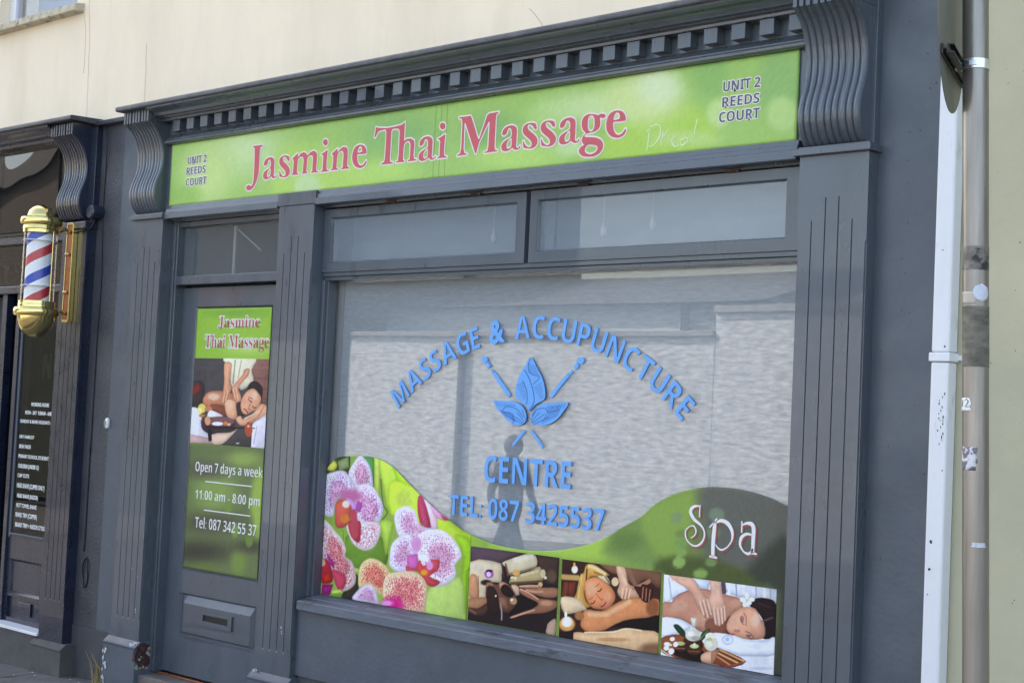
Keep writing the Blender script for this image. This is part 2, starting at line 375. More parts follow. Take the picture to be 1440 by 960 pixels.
def seg_d(px, pz, pts):
    d = np.full(px.shape, 1e9)
    for (ax, az), (bx, bz) in zip(pts[:-1], pts[1:]):
        ex, ez = bx-ax, bz-az; L = ex*ex+ez*ez+1e-9; wx, wz = px-ax, pz-az
        t = np.clip((wx*ex+wz*ez)/L, 0, 1); d = np.minimum(d, (wx-t*ex)**2+(wz-t*ez)**2)
    return np.sqrt(d)
def hx(h): return np.array([int(h[i:i+2], 16)/255 for i in (0, 2, 4)])
def dots(px, pz, g, dens, seed):
    best = np.full(px.shape, 9.); ci = np.floor(px/g).astype(int); cj = np.floor(pz/(g*.8)).astype(int)
    for di in (-1, 0, 1):
        for dj in (-1, 0, 1):
            i = ci+di; j = cj+dj; h = (i*73856093 ^ j*19349663 ^ seed*83492791) & 0xffffff
            r1 = (h % 997)/997.; r2 = (h//7 % 991)/991.; r3 = (h//49 % 983)/983.
            cx = (i+.15+.7*r1)*g; cz = (j+.15+.7*r2)*g*.8
            rad = g*(.22+.26*r3)*(dens+.35); on = r3 < dens+.45
            a = r1*3.1; dx = (px-cx)*np.cos(a)+(pz-cz)*np.sin(a); dz = -(px-cx)*np.sin(a)+(pz-cz)*np.cos(a)
            q = np.sqrt((dx/1.5)**2+(dz)**2)/rad; best = np.minimum(best, np.where(on, q, 9))
    return np.clip(1.5-best, 0, 1)
def paint(X, Z, bg, shapes, seed=1, model=0, tex=0, minb=3.):
    px = (X*1000).ravel(); pz = (Z*1000).ravel(); C = np.tile(hx(bg), (len(px), 1))
    for s in shapes:
        k, col, bl = s[0], hx(s[1]), max(float(s[2]), minb) if s[0] != 'K' else 4.
        if k == 'E':
            c, a, b = np.array(s[3]).reshape(3, 2); A = np.array([a-c, b-c]).T
            try: Ai = np.linalg.inv(A)
            except Exception: continue
            rm = min(np.hypot(*(a-c)), np.hypot(*(b-c)))
            sel = (abs(px-c[0]) < abs(A[0]).sum()+bl) & (abs(pz-c[1]) < abs(A[1]).sum()+bl)
            q = Ai @ np.array([px[sel]-c[0], pz[sel]-c[1]]); d = (np.hypot(q[0], q[1])-1)*rm
        else:
            pts = np.array(s[4] if k == 'L' else s[3], float).reshape(-1, 2); pad = bl+(s[3] if k == 'L' else 0)
            sel = (px > pts[:, 0].min()-pad) & (px < pts[:, 0].max()+pad) & (pz > pts[:, 1].min()-pad) & (pz < pts[:, 1].max()+pad)
            if not sel.any(): continue
            if k == 'L': d = seg_d(px[sel], pz[sel], spline(pts, 4, False) if len(pts) > 2 else pts) - s[3]
            else: d = sdf(px[sel], pz[sel], spline(pts, 3) if len(pts) > 4 else pts)
        if not sel.any(): continue
        if k == 'K':
            al = np.clip((-d-5)/32, 0, 1)**.7*dots(px[sel], pz[sel], 12.5, s[2]*.75, seed)*.68
        else:
            al = np.clip(.5-d/bl, 0, 1); al = al*al*(3-2*al)
        tgt = np.tile(col, (len(al), 1))
        if model and k == 'P' and bl < 45 and len(al) > 40:
            # rounded look of the photographed forms: darker towards their outline, lighter on the upper left
            q = np.exp(np.minimum(d, 0)/model); gx = np.zeros(len(d))
            cxm, czm = px[sel].mean(), pz[sel].mean(); hw = np.ptp(px[sel])+1; hh = np.ptp(pz[sel])+1
            gx = ((cxm-px[sel])/hw + (pz[sel]-czm)/hh)
            tgt = tgt*(1 - .26*q + .10 + .16*gx)[:, None]
        C[sel] += (tgt-C[sel])*al[:, None]
    if tex:
        C = C*(1+tex*(fbm(px, pz, 45.)*.6 + fbm(px+900, pz, 14.)*.4))[:, None]
    C = C + (C.mean(1, keepdims=True)-C)*.13 if not tex else np.clip((C-.5)*1.16+.485, 0, 1)
    n = rng.normal(0, .008, len(px)); C = np.clip(C+n[:, None], 0, 1)
    return np.where(C <= .04045, C/12.92, ((C+.055)/1.055)**2.4)
def grid_print(name, xs, z0f, z1f, nz, y, bg, shapes, m, parent, thick=.0015, model=0, tex=0, minb=3.):
    xs = np.array(xs); T = np.linspace(0, 1, nz+1)
    z0 = np.array([z0f(x) for x in xs]); z1 = np.array([z1f(x) for x in xs])
    X = np.repeat(xs[:, None], nz+1, 1); Z = z0[:, None] + (z1-z0)[:, None]*T[None, :]
    col = paint(X, Z, bg, shapes, 1, model, tex, minb); nx = len(xs); N = nx*(nz+1)
    co = np.stack([X.ravel(), np.full(N, y), Z.ravel()], 1)
    i = np.arange(nx-1)[:, None]*(nz+1)+np.arange(nz)[None, :]
    F = np.stack([i, i+nz+1, i+nz+2, i+1], -1).reshape(-1, 4)
    # back and edges give the sheet its thickness
    cb = co.copy(); cb[:, 1] = y+thick
    ring = list(range(0, N, nz+1)) + list(range((nx-1)*(nz+1)+1, N)) + list(range(N-1-(nz+1), -1, -(nz+1))) + list(range(nz-1, 0, -1))
    rb = np.array(ring); back = cb[rb]; nb = len(rb)
    vv = np.concatenate([co, back]); me = bpy.data.meshes.new(name)
    side = np.array([[rb[k], N+k, N+(k+1) % nb, rb[(k+1) % nb]] for k in range(nb)])
    FF = np.concatenate([F, side]); me.vertices.add(len(vv)); me.vertices.foreach_set('co', vv.ravel())
    me.loops.add(FF.size); me.loops.foreach_set('vertex_index', FF.ravel().astype(np.int32)); me.polygons.add(len(FF))
    me.polygons.foreach_set('loop_start', (np.arange(len(FF))*4).astype(np.int32)); me.polygons.foreach_set('loop_total', np.full(len(FF), 4, np.int32))
    me.update(calc_edges=True)
    ca = me.color_attributes.new('Col', 'FLOAT_COLOR', 'POINT')
    cc = np.ones((len(vv), 4)); cc[:N, :3] = col; cc[N:, :3] = col[rb]; ca.data.foreach_set('color', cc.ravel().astype(np.float32))
    return link(name, me, m, parent)
DATA = {
'p1': {"rect": [-4.985,1.152,-4.43,1.15,-4.429,0.801,-4.985,0.804],"bg": "33262a","s": [("P","5c4a52",8,[-4985,1156,-4647,1154,-4794,1091,-4983,1078]),("P","4a3833",11,[-4563,1148,-4429,1152,-4436,1021,-4524,1030]),("E","6b5648",22,[-4470,1064,-4439,1067,-4468,1036]),("P","c9b79c",6,[-4990,1075,-4787,1090,-4777,1036,-4782,1002,-4841,995,-4873,958,-4876,914,-4923,894,-4992,900]),("E","e2d5be",17,[-4913,1058,-4853,1064,-4912,1039]),("P","c08a6a",8,[-4979,1014,-4934,1012,-4919,918,-4964,903,-4991,939]),("L","8a5a44",3,1.7,[-4927,1015,-4919,918]),("P","a97c60",8,[-4992,900,-4870,922,-4861,886,-4920,860,-4989,861]),("P","5c3f36",9,[-4989,861,-4921,865,-4868,895,-4847,878,-4891,834,-4988,837]),("L","8d6a58",7,4.1,[-4975,853,-4933,839]),("E","3a2a2a",8,[-4875,991,-4841,995,-4874,978]),("E","a56cab",3,[-4859,1033,-4829,1036,-4857,1013]),("E","4a2a45",3,[-4857,1047,-4835,1049,-4856,1040]),("E","f3c8f0",5,[-4861,1031,-4847,1032,-4860,1019]),("P","cdbfa2",5,[-4781,1093,-4685,1131,-4621,1151,-4583,1151,-4563,1134,-4562,1101,-4604,1080,-4667,1059,-4725,1041,-4747,1073]),("L","e6dcc4",14,11.2,[-4703,1111,-4595,1138]),("L","8b7a5f",7,4.5,[-4725,1047,-4642,1069,-4566,1094]),("L","5a3b35",3,5.1,[-4779,1086,-4765,1030]),("L","8a5248",3,5.1,[-4755,1089,-4737,1040]),("P","b9a47c",4,[-4699,1042,-4603,1073,-4548,1100,-4527,1076,-4522,1039,-4613,1018,-4716,999,-4724,1022]),("L","dccb9f",9,6.1,[-4653,1047,-4553,1078]),("L","6a523a",7,5.6,[-4716,1005,-4613,1020,-4525,1035]),("E","e0b06c",3,[-4687,1057,-4664,1060,-4686,1043]),("E","f4dcb0",3,[-4710,1032,-4698,1034,-4709,1026]),("E","f4dcb0",3,[-4690,1031,-4682,1032,-4690,1024]),("E","d8c9a4",3,[-4522,1070,-4507,1072,-4521,1051]),("E","f0e4c4",3,[-4506,1053,-4497,1054,-4505,1046]),("E","d4b48c",3,[-4535,1019,-4521,1021,-4534,1008]),("P","6e4c3e",5,[-4874,984,-4848,997,-4807,989,-4788,1001,-4755,1007,-4715,990,-4680,956,-4671,914,-4720,870,-4780,877,-4802,903,-4863,910]),("E","a67b64",6,[-4853,982,-4830,984,-4852,971]),("P","b98c70",5,[-4791,998,-4762,1006,-4721,989,-4745,994,-4779,968]),("P","2e1f1e",6,[-4777,983,-4745,996,-4693,959,-4725,939,-4772,955]),("P","3a2724",8,[-4867,968,-4820,973,-4790,924,-4792,856,-4853,858]),("P","c8ab92",4,[-4715,995,-4676,999,-4662,981,-4665,938,-4687,960]),("E","b9926f",3,[-4696,925,-4674,928,-4695,910]),("E","f2e2cc",3,[-4707,930,-4698,931,-4707,924]),("P","8e6552",7,[-4784,934,-4741,930,-4725,893,-4741,882,-4782,905]),("L","a79a90",3,4.0,[-4777,906,-4766,864,-4765,831]),("E","e8d8c8",3,[-4809,936,-4803,937,-4809,931]),("P","241a1c",7,[-4674,956,-4544,934,-4580,901,-4700,858,-4720,865,-4671,919]),("P","a87860",4,[-4666,998,-4555,1015,-4523,1007,-4433,1014,-4434,975,-4508,964,-4610,978,-4627,988]),("L","d9ab8e",3,3.6,[-4660,997,-4599,1007,-4549,1011]),("L","cf9f86",3,3.6,[-4621,986,-4572,982,-4519,988]),("L","5a3a32",3,1.7,[-4637,989,-4548,999]),("P","9c6d58",4,[-4659,989,-4610,978,-4558,958,-4495,958,-4429,957,-4431,929,-4491,898,-4566,884,-4629,871,-4686,849,-4715,845,-4700,857,-4630,886,-4574,907,-4544,934,-4609,952,-4655,968]),("L","d8aa8e",3,3.6,[-4655,984,-4604,974,-4545,952]),("L","d0a086",3,3.4,[-4706,849,-4630,877,-4564,901]),("E","c39276",10,[-4494,940,-4457,944,-4493,928]),("P","b89a86",4,[-4476,853,-4433,877,-4432,799,-4486,806,-4484,834])]},
'p2': {"rect": [-4.409,1.15,-3.856,1.144,-3.855,0.799,-4.412,0.802],"bg": "4a2f28","s": [("P","7d5a48",11,[-4182,1155,-3850,1148,-3861,1077,-3934,1107,-3992,1076,-4080,1110,-4136,1118]),("L","9a7460",16,10.8,[-4032,1139,-3993,1081]),("L","cfa46a",9,12.1,[-4403,1068,-4312,1073]),("P","7a4030",6,[-4395,1047,-4324,1054,-4333,984,-4405,981]),("L","4a2620",3,2.3,[-4369,1049,-4368,980]),("E","fdf3dc",6,[-4335,1108,-4317,1110,-4334,1091]),("E","e8c080",3,[-4338,1129,-4332,1130,-4337,1119]),("P","d6a88c",4,[-4100,1144,-4051,1144,-4029,1082,-3992,1067,-3966,1027,-4020,1016,-4056,1007,-4088,1037,-4078,1076]),("L","f0cdb0",8,6.6,[-4082,1139,-4041,1076]),("P","c99a55",5,[-4270,1134,-4232,1143,-4181,1126,-4136,1104,-4191,1091,-4242,1085,-4264,1051,-4273,1016,-4265,983,-4234,957,-4279,946,-4332,975,-4316,1011,-4305,1066,-4281,1103]),("L","f2dca8",7,7.3,[-4254,1131,-4212,1125,-4161,1107]),("L","e6bf7c",7,7.3,[-4292,1087,-4306,1027,-4310,977]),("L","5a3520",3,3.9,[-4264,1115,-4265,1066]),("L","6a4020",3,4.5,[-4271,1016,-4260,983,-4241,966]),("L","8a5c30",3,2.2,[-4224,1109,-4167,1098]),("L","a87838",3,1.4,[-4301,1057,-4317,986]),("P","d98f68",4,[-4273,1062,-4223,1087,-4178,1082,-4127,1057,-4099,1026,-4103,992,-4137,959,-4183,950,-4228,954,-4260,986,-4274,1026]),("E","ecb48e",14,[-4233,1035,-4204,1038,-4231,1006]),("E","e8a27e",11,[-4143,1011,-4121,1014,-4142,992]),("L","6a3524",3,2.5,[-4197,1027,-4185,1030,-4176,1041]),("L","6a3524",3,2.5,[-4232,969,-4219,972,-4211,983]),("L","a5684a",3,1.7,[-4211,1045,-4190,1062]),("L","a5684a",3,1.7,[-4246,985,-4225,995]),("L","bf7452",3,2.5,[-4206,1016,-4180,995,-4168,993]),("L","a8434a",3,3.3,[-4175,963,-4162,968,-4149,983]),("P","e6d0aa",3,[-4201,1092,-4154,1098,-4124,1066,-4143,1067,-4181,1082]),("L","3c2a22",3,2.2,[-4160,1094,-4127,1066]),("E","e8caa4",4,[-4102,1079,-4082,1081,-4101,1060]),("P","cd8a60",4,[-4262,939,-4170,945,-4110,977,-4050,1008,-3978,1026,-3929,1022,-3861,1030,-3863,955,-3925,945,-4021,923,-4092,885,-4178,855,-4241,843,-4285,863,-4281,902]),("L","efb98f",13,10.1,[-4239,922,-4151,931,-4084,965,-4019,1002]),("E","9c6244",21,[-3892,993,-3857,998,-3890,956]),("L","f2ccae",3,3.5,[-4057,1055,-4061,1014]),("L","f2ccae",3,3.5,[-4037,1057,-4043,1014]),("L","f2ccae",3,3.5,[-4017,1055,-4024,1018]),("L","a86e50",3,1.4,[-4046,1051,-4051,1015]),("L","a86e50",3,1.4,[-4026,1054,-4033,1017]),("L","b98468",4,9.1,[-3998,1062,-3956,1080,-3918,1101]),("P","4a2822",3,[-3998,1071,-3962,1073,-3951,1086,-3902,1079,-3892,1050,-3911,1015,-3941,1011,-3966,1032]),("L","b98266",3,2.7,[-3947,1072,-3950,1024]),("L","b98266",3,2.7,[-3929,1069,-3932,1019]),("L","b98266",3,2.7,[-3909,1066,-3914,1018]),("P","241a1c",8,[-4045,918,-3925,945,-3858,962,-3860,892,-3946,893,-4031,891,-4092,883,-4141,867]),("P","d8bf9f",7,[-4408,976,-4313,982,-4256,945,-4278,932,-4322,917,-4387,909]),("E","b07a54",7,[-4296,908,-4269,911,-4295,889]),("E","e2a868",11,[-4366,862,-4319,868,-4364,831]),("E","f9e6c4",8,[-4366,872,-4334,876,-4365,848]),("E","fdfbf8",6,[-4368,872,-4347,874,-4367,852]),("E","fff6e0",3,[-4375,903,-4367,904,-4374,889]),("P","2f2222",6,[-4418,823,-4382,825,-4314,839,-4312,795,-4417,796]),("P","dcb68e",4,[-4314,834,-4228,840,-4103,866,-4031,888,-3946,891,-3854,888,-3849,795,-4322,799]),("L","f2dab6",4,3.4,[-4260,839,-4103,862,-4031,885,-3946,888]),("E","8c6850",26,[-3877,817,-3801,828,-3875,789]),("E","c89c74",8,[-4101,829,-4010,841,-4101,820])]},
'p3': {"rect": [-3.837,1.142,-3.279,1.135,-3.28,0.796,-3.841,0.8],"bg": "e4e6ee","s": [("P","ccd0da",5,[-3607,1141,-3274,1139,-3274,1078,-3380,1088,-3463,1087,-3531,1108]),("L","f0f2f7",3,6.2,[-3508,1141,-3505,1092]),("L","9aa2b0",3,3.1,[-3474,1140,-3469,1091]),("L","eef0f4",3,7.6,[-3438,1139,-3436,1109]),("L","a9afbb",3,3.5,[-3377,1139,-3374,1091]),("L","e9e6e0",3,6.5,[-3339,1139,-3335,1093]),("L","b4b2b4",3,4.0,[-3309,1140,-3307,1087]),("L","5f5560",3,11.3,[-3538,1142,-3531,1101]),("P","dde2ee",4,[-3841,1145,-3784,1137,-3710,1090,-3785,1045,-3835,1020]),("L","b8c0d2",8,3.8,[-3813,1124,-3797,1049]),("P","cfd6e4",3,[-3695,1139,-3602,1140,-3611,1096,-3646,1098]),("P","b98672",4,[-3841,1019,-3796,1027,-3785,1040,-3750,1066,-3698,1089,-3652,1100,-3594,1100,-3519,1090,-3452,1082,-3436,1049,-3493,1005,-3513,970,-3506,933,-3568,923,-3637,923,-3685,943,-3751,963,-3838,959]),("E","d4a48e",16,[-3753,1015,-3709,1021,-3752,994]),("E","d2a088",18,[-3645,972,-3599,977,-3644,946]),("P","8e5c4c",16,[-3605,981,-3520,987,-3512,937,-3568,925,-3615,938]),("L","7a4c40",3,1.3,[-3789,1041,-3750,1068,-3698,1088]),("E","cf9c86",15,[-3473,1058,-3445,1062,-3472,1040]),("P","d3a48e",3,[-3811,1141,-3695,1141,-3652,1099,-3621,1074,-3591,1044,-3588,1005,-3605,982,-3632,992,-3672,1039,-3710,1087,-3783,1118]),("L","ecc6b2",3,3.9,[-3648,1047,-3628,996]),("L","ecc6b2",3,3.9,[-3631,1054,-3606,988]),("L","ecc6b2",3,3.9,[-3612,1060,-3591,1002]),("L","a06a56",3,1.3,[-3640,1046,-3616,994]),("L","a06a56",3,1.3,[-3622,1052,-3597,996]),("E","e3b8a2",6,[-3753,1126,-3706,1131,-3753,1119]),("P","d8aa94",3,[-3602,1138,-3553,1139,-3542,1097,-3523,1057,-3516,993,-3531,972,-3547,961,-3567,963,-3584,1008,-3608,1061,-3596,1091]),("L","eecab8",3,3.9,[-3580,1032,-3566,967]),("L","eecab8",3,3.9,[-3559,1027,-3547,964]),("L","eecab8",3,3.9,[-3541,1032,-3533,973]),("L","eecab8",3,3.3,[-3527,1043,-3520,988]),("L","a66f5b",3,1.3,[-3570,1023,-3557,969]),("L","a66f5b",3,1.3,[-3550,1026,-3540,971]),("L","a66f5b",3,1.3,[-3533,1032,-3526,982]),("E","e6bca8",7,[-3574,1103,-3561,1104,-3572,1070]),("P","6a4034",6,[-3514,988,-3493,1009,-3503,976,-3489,936,-3512,937]),("P","2e1f22",3,[-3406,1061,-3380,1090,-3331,1098,-3279,1079,-3271,955,-3313,938,-3338,940,-3332,993,-3361,1035]),("L","6a5350",7,4.0,[-3338,1006,-3296,1025]),("L","4a3536",7,3.5,[-3363,1076,-3308,1064]),("P","d6a086",3,[-3428,1052,-3378,1051,-3349,1014,-3328,984,-3330,943,-3373,927,-3422,924,-3472,931,-3505,943,-3513,970,-3493,1009,-3461,1037]),("E","ecc2aa",15,[-3376,1006,-3354,1008,-3375,978]),("E","e2b098",11,[-3475,979,-3455,982,-3474,959]),("E","a88080",4,[-3438,1000,-3429,1001,-3437,985]),("L","3a2528",3,1.0,[-3447,1008,-3436,984,-3427,982]),("L","4a2f2c",3,1.3,[-3431,1027,-3419,1009,-3418,977]),("L","3a2528",3,1.3,[-3414,941,-3400,930,-3384,930]),("L","4a2f2c",3,1.3,[-3418,954,-3396,950,-3377,933]),("E","8a6466",3,[-3403,939,-3391,941,-3403,934]),("E","c98470",5,[-3461,951,-3445,953,-3461,944]),("E","a85a58",3,[-3481,934,-3469,936,-3481,930]),("L","e8bca4",5,2.5,[-3459,995,-3462,958]),("E","f6f5ea",3,[-3419,1098,-3408,1099,-3418,1085]),("E","f6f5ea",3,[-3439,1079,-3425,1080,-3439,1069]),("E","f6f5ea",3,[-3395,1085,-3381,1086,-3395,1076]),("E","f6f5ea",3,[-3427,1062,-3415,1063,-3427,1051]),("E","f6f5ea",3,[-3406,1070,-3395,1071,-3405,1062]),("E","e4d27a",3,[-3415,1081,-3410,1082,-3415,1078]),("L","c9ccb4",3,0.8,[-3415,1081,-3426,1064]),("P","e6eaf5",4,[-3585,923,-3512,932,-3422,921,-3329,930,-3279,950,-3278,880,-3397,860,-3458,856,-3554,871]),("E","c6cfe4",3,[-3504,909,-3475,913,-3503,888]),("E","e8eef8",3,[-3504,909,-3483,912,-3503,895]),("E","c0cae0",3,[-3505,911,-3494,913,-3505,903]),("L","b8bfd2",3,1.5,[-3452,852,-3364,864,-3281,884]),("E","dfe2ee",10,[-3366,902,-3333,906,-3365,892]),("E","c8ccda",7,[-3340,818,-3287,826,-3340,812]),("P","dfe5f2",4,[-3843,954,-3757,962,-3690,937,-3754,901,-3840,880]),("P","8a4f38",3,[-3845,869,-3742,900,-3623,880,-3543,869,-3411,836,-3516,792,-3677,795,-3766,796,-3846,821]),("L","dca474",3,3.6,[-3540,864,-3421,835]),("L","e6b684",3,3.3,[-3547,849,-3451,824]),("L","cf9468",3,3.1,[-3555,836,-3483,808]),("L","50291c",3,0.8,[-3542,857,-3434,829]),("L","50291c",3,0.8,[-3553,842,-3467,815]),("L","a05f42",3,3.1,[-3562,789,-3494,805,-3417,832]),("P","2a1d1a",5,[-3774,831,-3634,855,-3623,807,-3678,801,-3761,809]),("L","ead0b4",3,2.4,[-3840,823,-3766,798,-3677,796,-3562,799,-3511,794]),("P","2f4a34",2,[-3780,930,-3756,939,-3719,915,-3713,891,-3742,897]),("P","35543a",2,[-3593,943,-3626,927,-3648,891,-3632,887,-3602,921]),("L","9ab08a",3,1.0,[-3603,935,-3636,897]),("P","4a2a22",3,[-3723,886,-3630,889,-3631,851,-3661,825,-3703,831]),("E","d9d6c9",3,[-3677,905,-3638,910,-3676,880]),("P","e2ddcf",3,[-3693,975,-3662,977,-3666,938,-3684,936]),("E","b4ad9d",7,[-3662,894,-3639,897,-3661,884]),("E","f2f0e6",8,[-3689,909,-3672,911,-3688,898]),("E","5c382c",3,[-3667,846,-3630,851,-3666,826]),("E","cfe0a0",3,[-3668,861,-3645,864,-3667,852]),("E","f6f7e0",3,[-3668,869,-3663,870,-3668,863]),("E","5a382c",3,[-3739,845,-3710,849,-3738,830]),("E","bccf86",3,[-3739,862,-3716,865,-3738,854]),("L","c98a70",3,1.1,[-3762,840,-3715,844]),("L","b87a60",3,1.1,[-3697,836,-3639,842]),("E","f4f4ee",3,[-3782,875,-3769,877,-3782,866]),("E","f4f4ee",3,[-3808,850,-3791,852,-3807,841]),("E","f4f4ee",3,[-3764,855,-3751,857,-3764,844]),("E","f4f4ee",3,[-3785,823,-3770,826,-3785,810]),("E","f4f4ee",3,[-3811,833,-3796,835,-3811,823]),("E","e6d98a",3,[-3788,849,-3782,850,-3788,844]),("E","dcd8c6",3,[-3585,883,-3550,888,-3584,853]),("E","f0ecd8",3,[-3590,913,-3565,916,-3590,899]),("E","c3c486",3,[-3594,899,-3581,901,-3594,892]),("E","eceadb",7,[-3595,879,-3580,881,-3594,865]),("P","dcb094",2,[-3630,832,-3582,854,-3563,842,-3568,813,-3582,803,-3628,805]),("P","b5846a",3,[-3582,851,-3543,868,-3560,819,-3582,804])]},
'p0': {"rect": [-7.29,2.027,-6.555,2.028,-6.557,1.535,-7.292,1.534],"bg": "5f5a5a","s": [("P","86625a",8,[-6750,2035,-6546,2037,-6539,1746,-6653,1789,-6678,1857,-6729,1908]),("L","a08078",5,2.3,[-6745,1979,-6550,1979]),("L","745048",5,1.9,[-6730,1920,-6554,1918]),("L","745048",5,1.9,[-6678,1863,-6549,1861]),("L","745048",4,1.9,[-6645,1806,-6544,1803]),("P","4c4242",11,[-7327,1879,-7205,1887,-7187,1798,-7242,1736,-7312,1722]),("P","8a4038",8,[-7305,1861,-7235,1881,-7220,1833,-7300,1807]),("P","ddd0b8",6,[-7015,2033,-6722,2036,-6753,1966,-6731,1902,-6828,1851,-6868,1865,-6936,1869,-6957,1992,-7002,2004]),("L","b3a48c",9,6.2,[-6910,2014,-6918,1887]),("L","c0b098",8,4.6,[-6853,2017,-6873,1917]),("L","efe6d4",8,5.3,[-6786,2012,-6783,1977]),("P","b97e62",6,[-7195,1797,-7140,1835,-7031,1843,-6962,1839,-6883,1817,-6840,1795,-6865,1736,-6872,1701,-6949,1703,-6972,1733,-7101,1737,-7183,1762]),("E","efc9b0",17,[-7092,1806,-7038,1807,-7090,1787]),("P","8e5848",14,[-7113,1764,-6974,1756,-6959,1703,-7018,1707,-7100,1734]),("P","dfa988",6,[-6982,1785,-6890,1788,-6864,1701,-6909,1682,-6965,1709]),("E","efc4a8",14,[-6936,1769,-6912,1770,-6934,1745]),("P","d79a7c",5,[-7005,2004,-6941,2000,-6943,1945,-6948,1892,-6924,1869,-6950,1816,-6985,1773,-7021,1784,-7010,1832,-7002,1897,-7010,1956]),("L","ecbb9f",5,4.3,[-6993,1832,-7003,1779]),("L","ecbb9f",5,4.3,[-6963,1845,-6977,1785]),("L","a8684e",5,1.6,[-6976,1833,-6990,1782]),("L","eab898",8,5.5,[-6981,1986,-6975,1898]),("P","d59a7e",5,[-6820,1966,-6775,1971,-6779,1936,-6832,1895,-6867,1859,-6845,1830,-6832,1789,-6878,1771,-6907,1817,-6925,1857,-6890,1893,-6836,1935]),("L","ecbb9f",5,4.3,[-6914,1861,-6891,1800]),("L","ecbb9f",5,4.2,[-6884,1855,-6861,1789]),("L","a8684e",5,1.5,[-6900,1855,-6876,1791]),("P","4a4040",9,[-6878,1771,-6832,1784,-6827,1737,-6787,1712,-6853,1707]),("P","3a3536",5,[-6786,1858,-6756,1896,-6700,1901,-6649,1869,-6645,1823,-6657,1786,-6685,1834,-6734,1862]),("P","dba183",5,[-6780,1848,-6725,1862,-6676,1835,-6653,1806,-6678,1753,-6723,1734,-6787,1714,-6827,1734,-6837,1778,-6816,1819]),("E","efc7ae",14,[-6717,1822,-6689,1822,-6715,1801]),("E","e6b294",11,[-6803,1784,-6784,1785,-6801,1764]),("L","5a3a34",5,2.7,[-6769,1803,-6754,1792,-6735,1788]),("L","5a3a34",5,2.6,[-6727,1763,-6711,1755,-6695,1758]),("L","8a5a4a",5,1.9,[-6768,1813,-6729,1804]),("L","b87660",5,2.7,[-6741,1783,-6767,1751,-6752,1745]),("L","a85048",5,3.8,[-6803,1747,-6785,1739,-6767,1726]),("P","e0aa8c",5,[-6804,1689,-6722,1722,-6652,1780,-6577,1757,-6560,1723,-6663,1695,-6745,1663,-6829,1653,-6876,1689,-6834,1707]),("L","f0c8ae",6,4.6,[-6794,1691,-6721,1717,-6667,1737]),("L","b07860",5,2.3,[-6755,1670,-6674,1708,-6623,1767]),("P","dcd6e2",5,[-6556,1726,-6547,1530,-6728,1535,-6730,1602,-6717,1666,-6663,1694]),("L","bfb6c8",9,4.5,[-6678,1650,-6698,1557]),("P","d9d2dc",6,[-7317,1721,-7242,1736,-7196,1689,-7203,1653,-7158,1607,-7096,1586,-7081,1533,-7303,1528]),("P","c9a8a4",13,[-7303,1583,-7104,1568,-7081,1533,-7303,1525]),("E","e6d36a",6,[-7201,1737,-7161,1738,-7198,1710]),("E","f2e9a4",6,[-7222,1721,-7198,1722,-7220,1703]),("E","d98a6a",6,[-7138,1736,-7101,1737,-7137,1721]),("E","c98848",6,[-7197,1695,-7167,1696,-7196,1686]),("E","5c3e46",5,[-7033,1654,-6873,1660,-7029,1614]),("E","8a6468",6,[-7015,1667,-6888,1672,-7012,1641]),("P","f1eae6",5,[-7144,1703,-7110,1729,-6993,1701,-7047,1693,-7131,1687]),("E","f4f0ee",5,[-7043,1654,-6990,1656,-7042,1643]),("E","d98a5a",5,[-6967,1659,-6949,1660,-6966,1648]),("E","ebbb8c",5,[-6935,1654,-6918,1655,-6934,1646]),("E","e0a482",6,[-7139,1667,-7111,1668,-7136,1641]),("P","4a4344",5,[-7197,1647,-7140,1623,-6790,1644,-6875,1628,-6988,1593,-7086,1589,-7179,1612]),("P","55504f",4,[-6866,1632,-6731,1642,-6724,1533,-7002,1537,-6893,1612]),("L","2c2626",5,2.4,[-7150,1631,-6696,1642]),("P","dcbca8",4,[-7092,1591,-6912,1611,-6854,1634,-6901,1594,-6983,1542,-7071,1535]),("E","b9604a",5,[-6751,1633,-6716,1634,-6748,1591]),("E","f2b09a",5,[-6755,1651,-6744,1652,-6754,1643]),("P","3a3032",4,[-7139,1620,-7097,1618,-7087,1556,-7117,1548]),("E","efeae4",5,[-6844,1552,-6829,1553,-6844,1549])]},
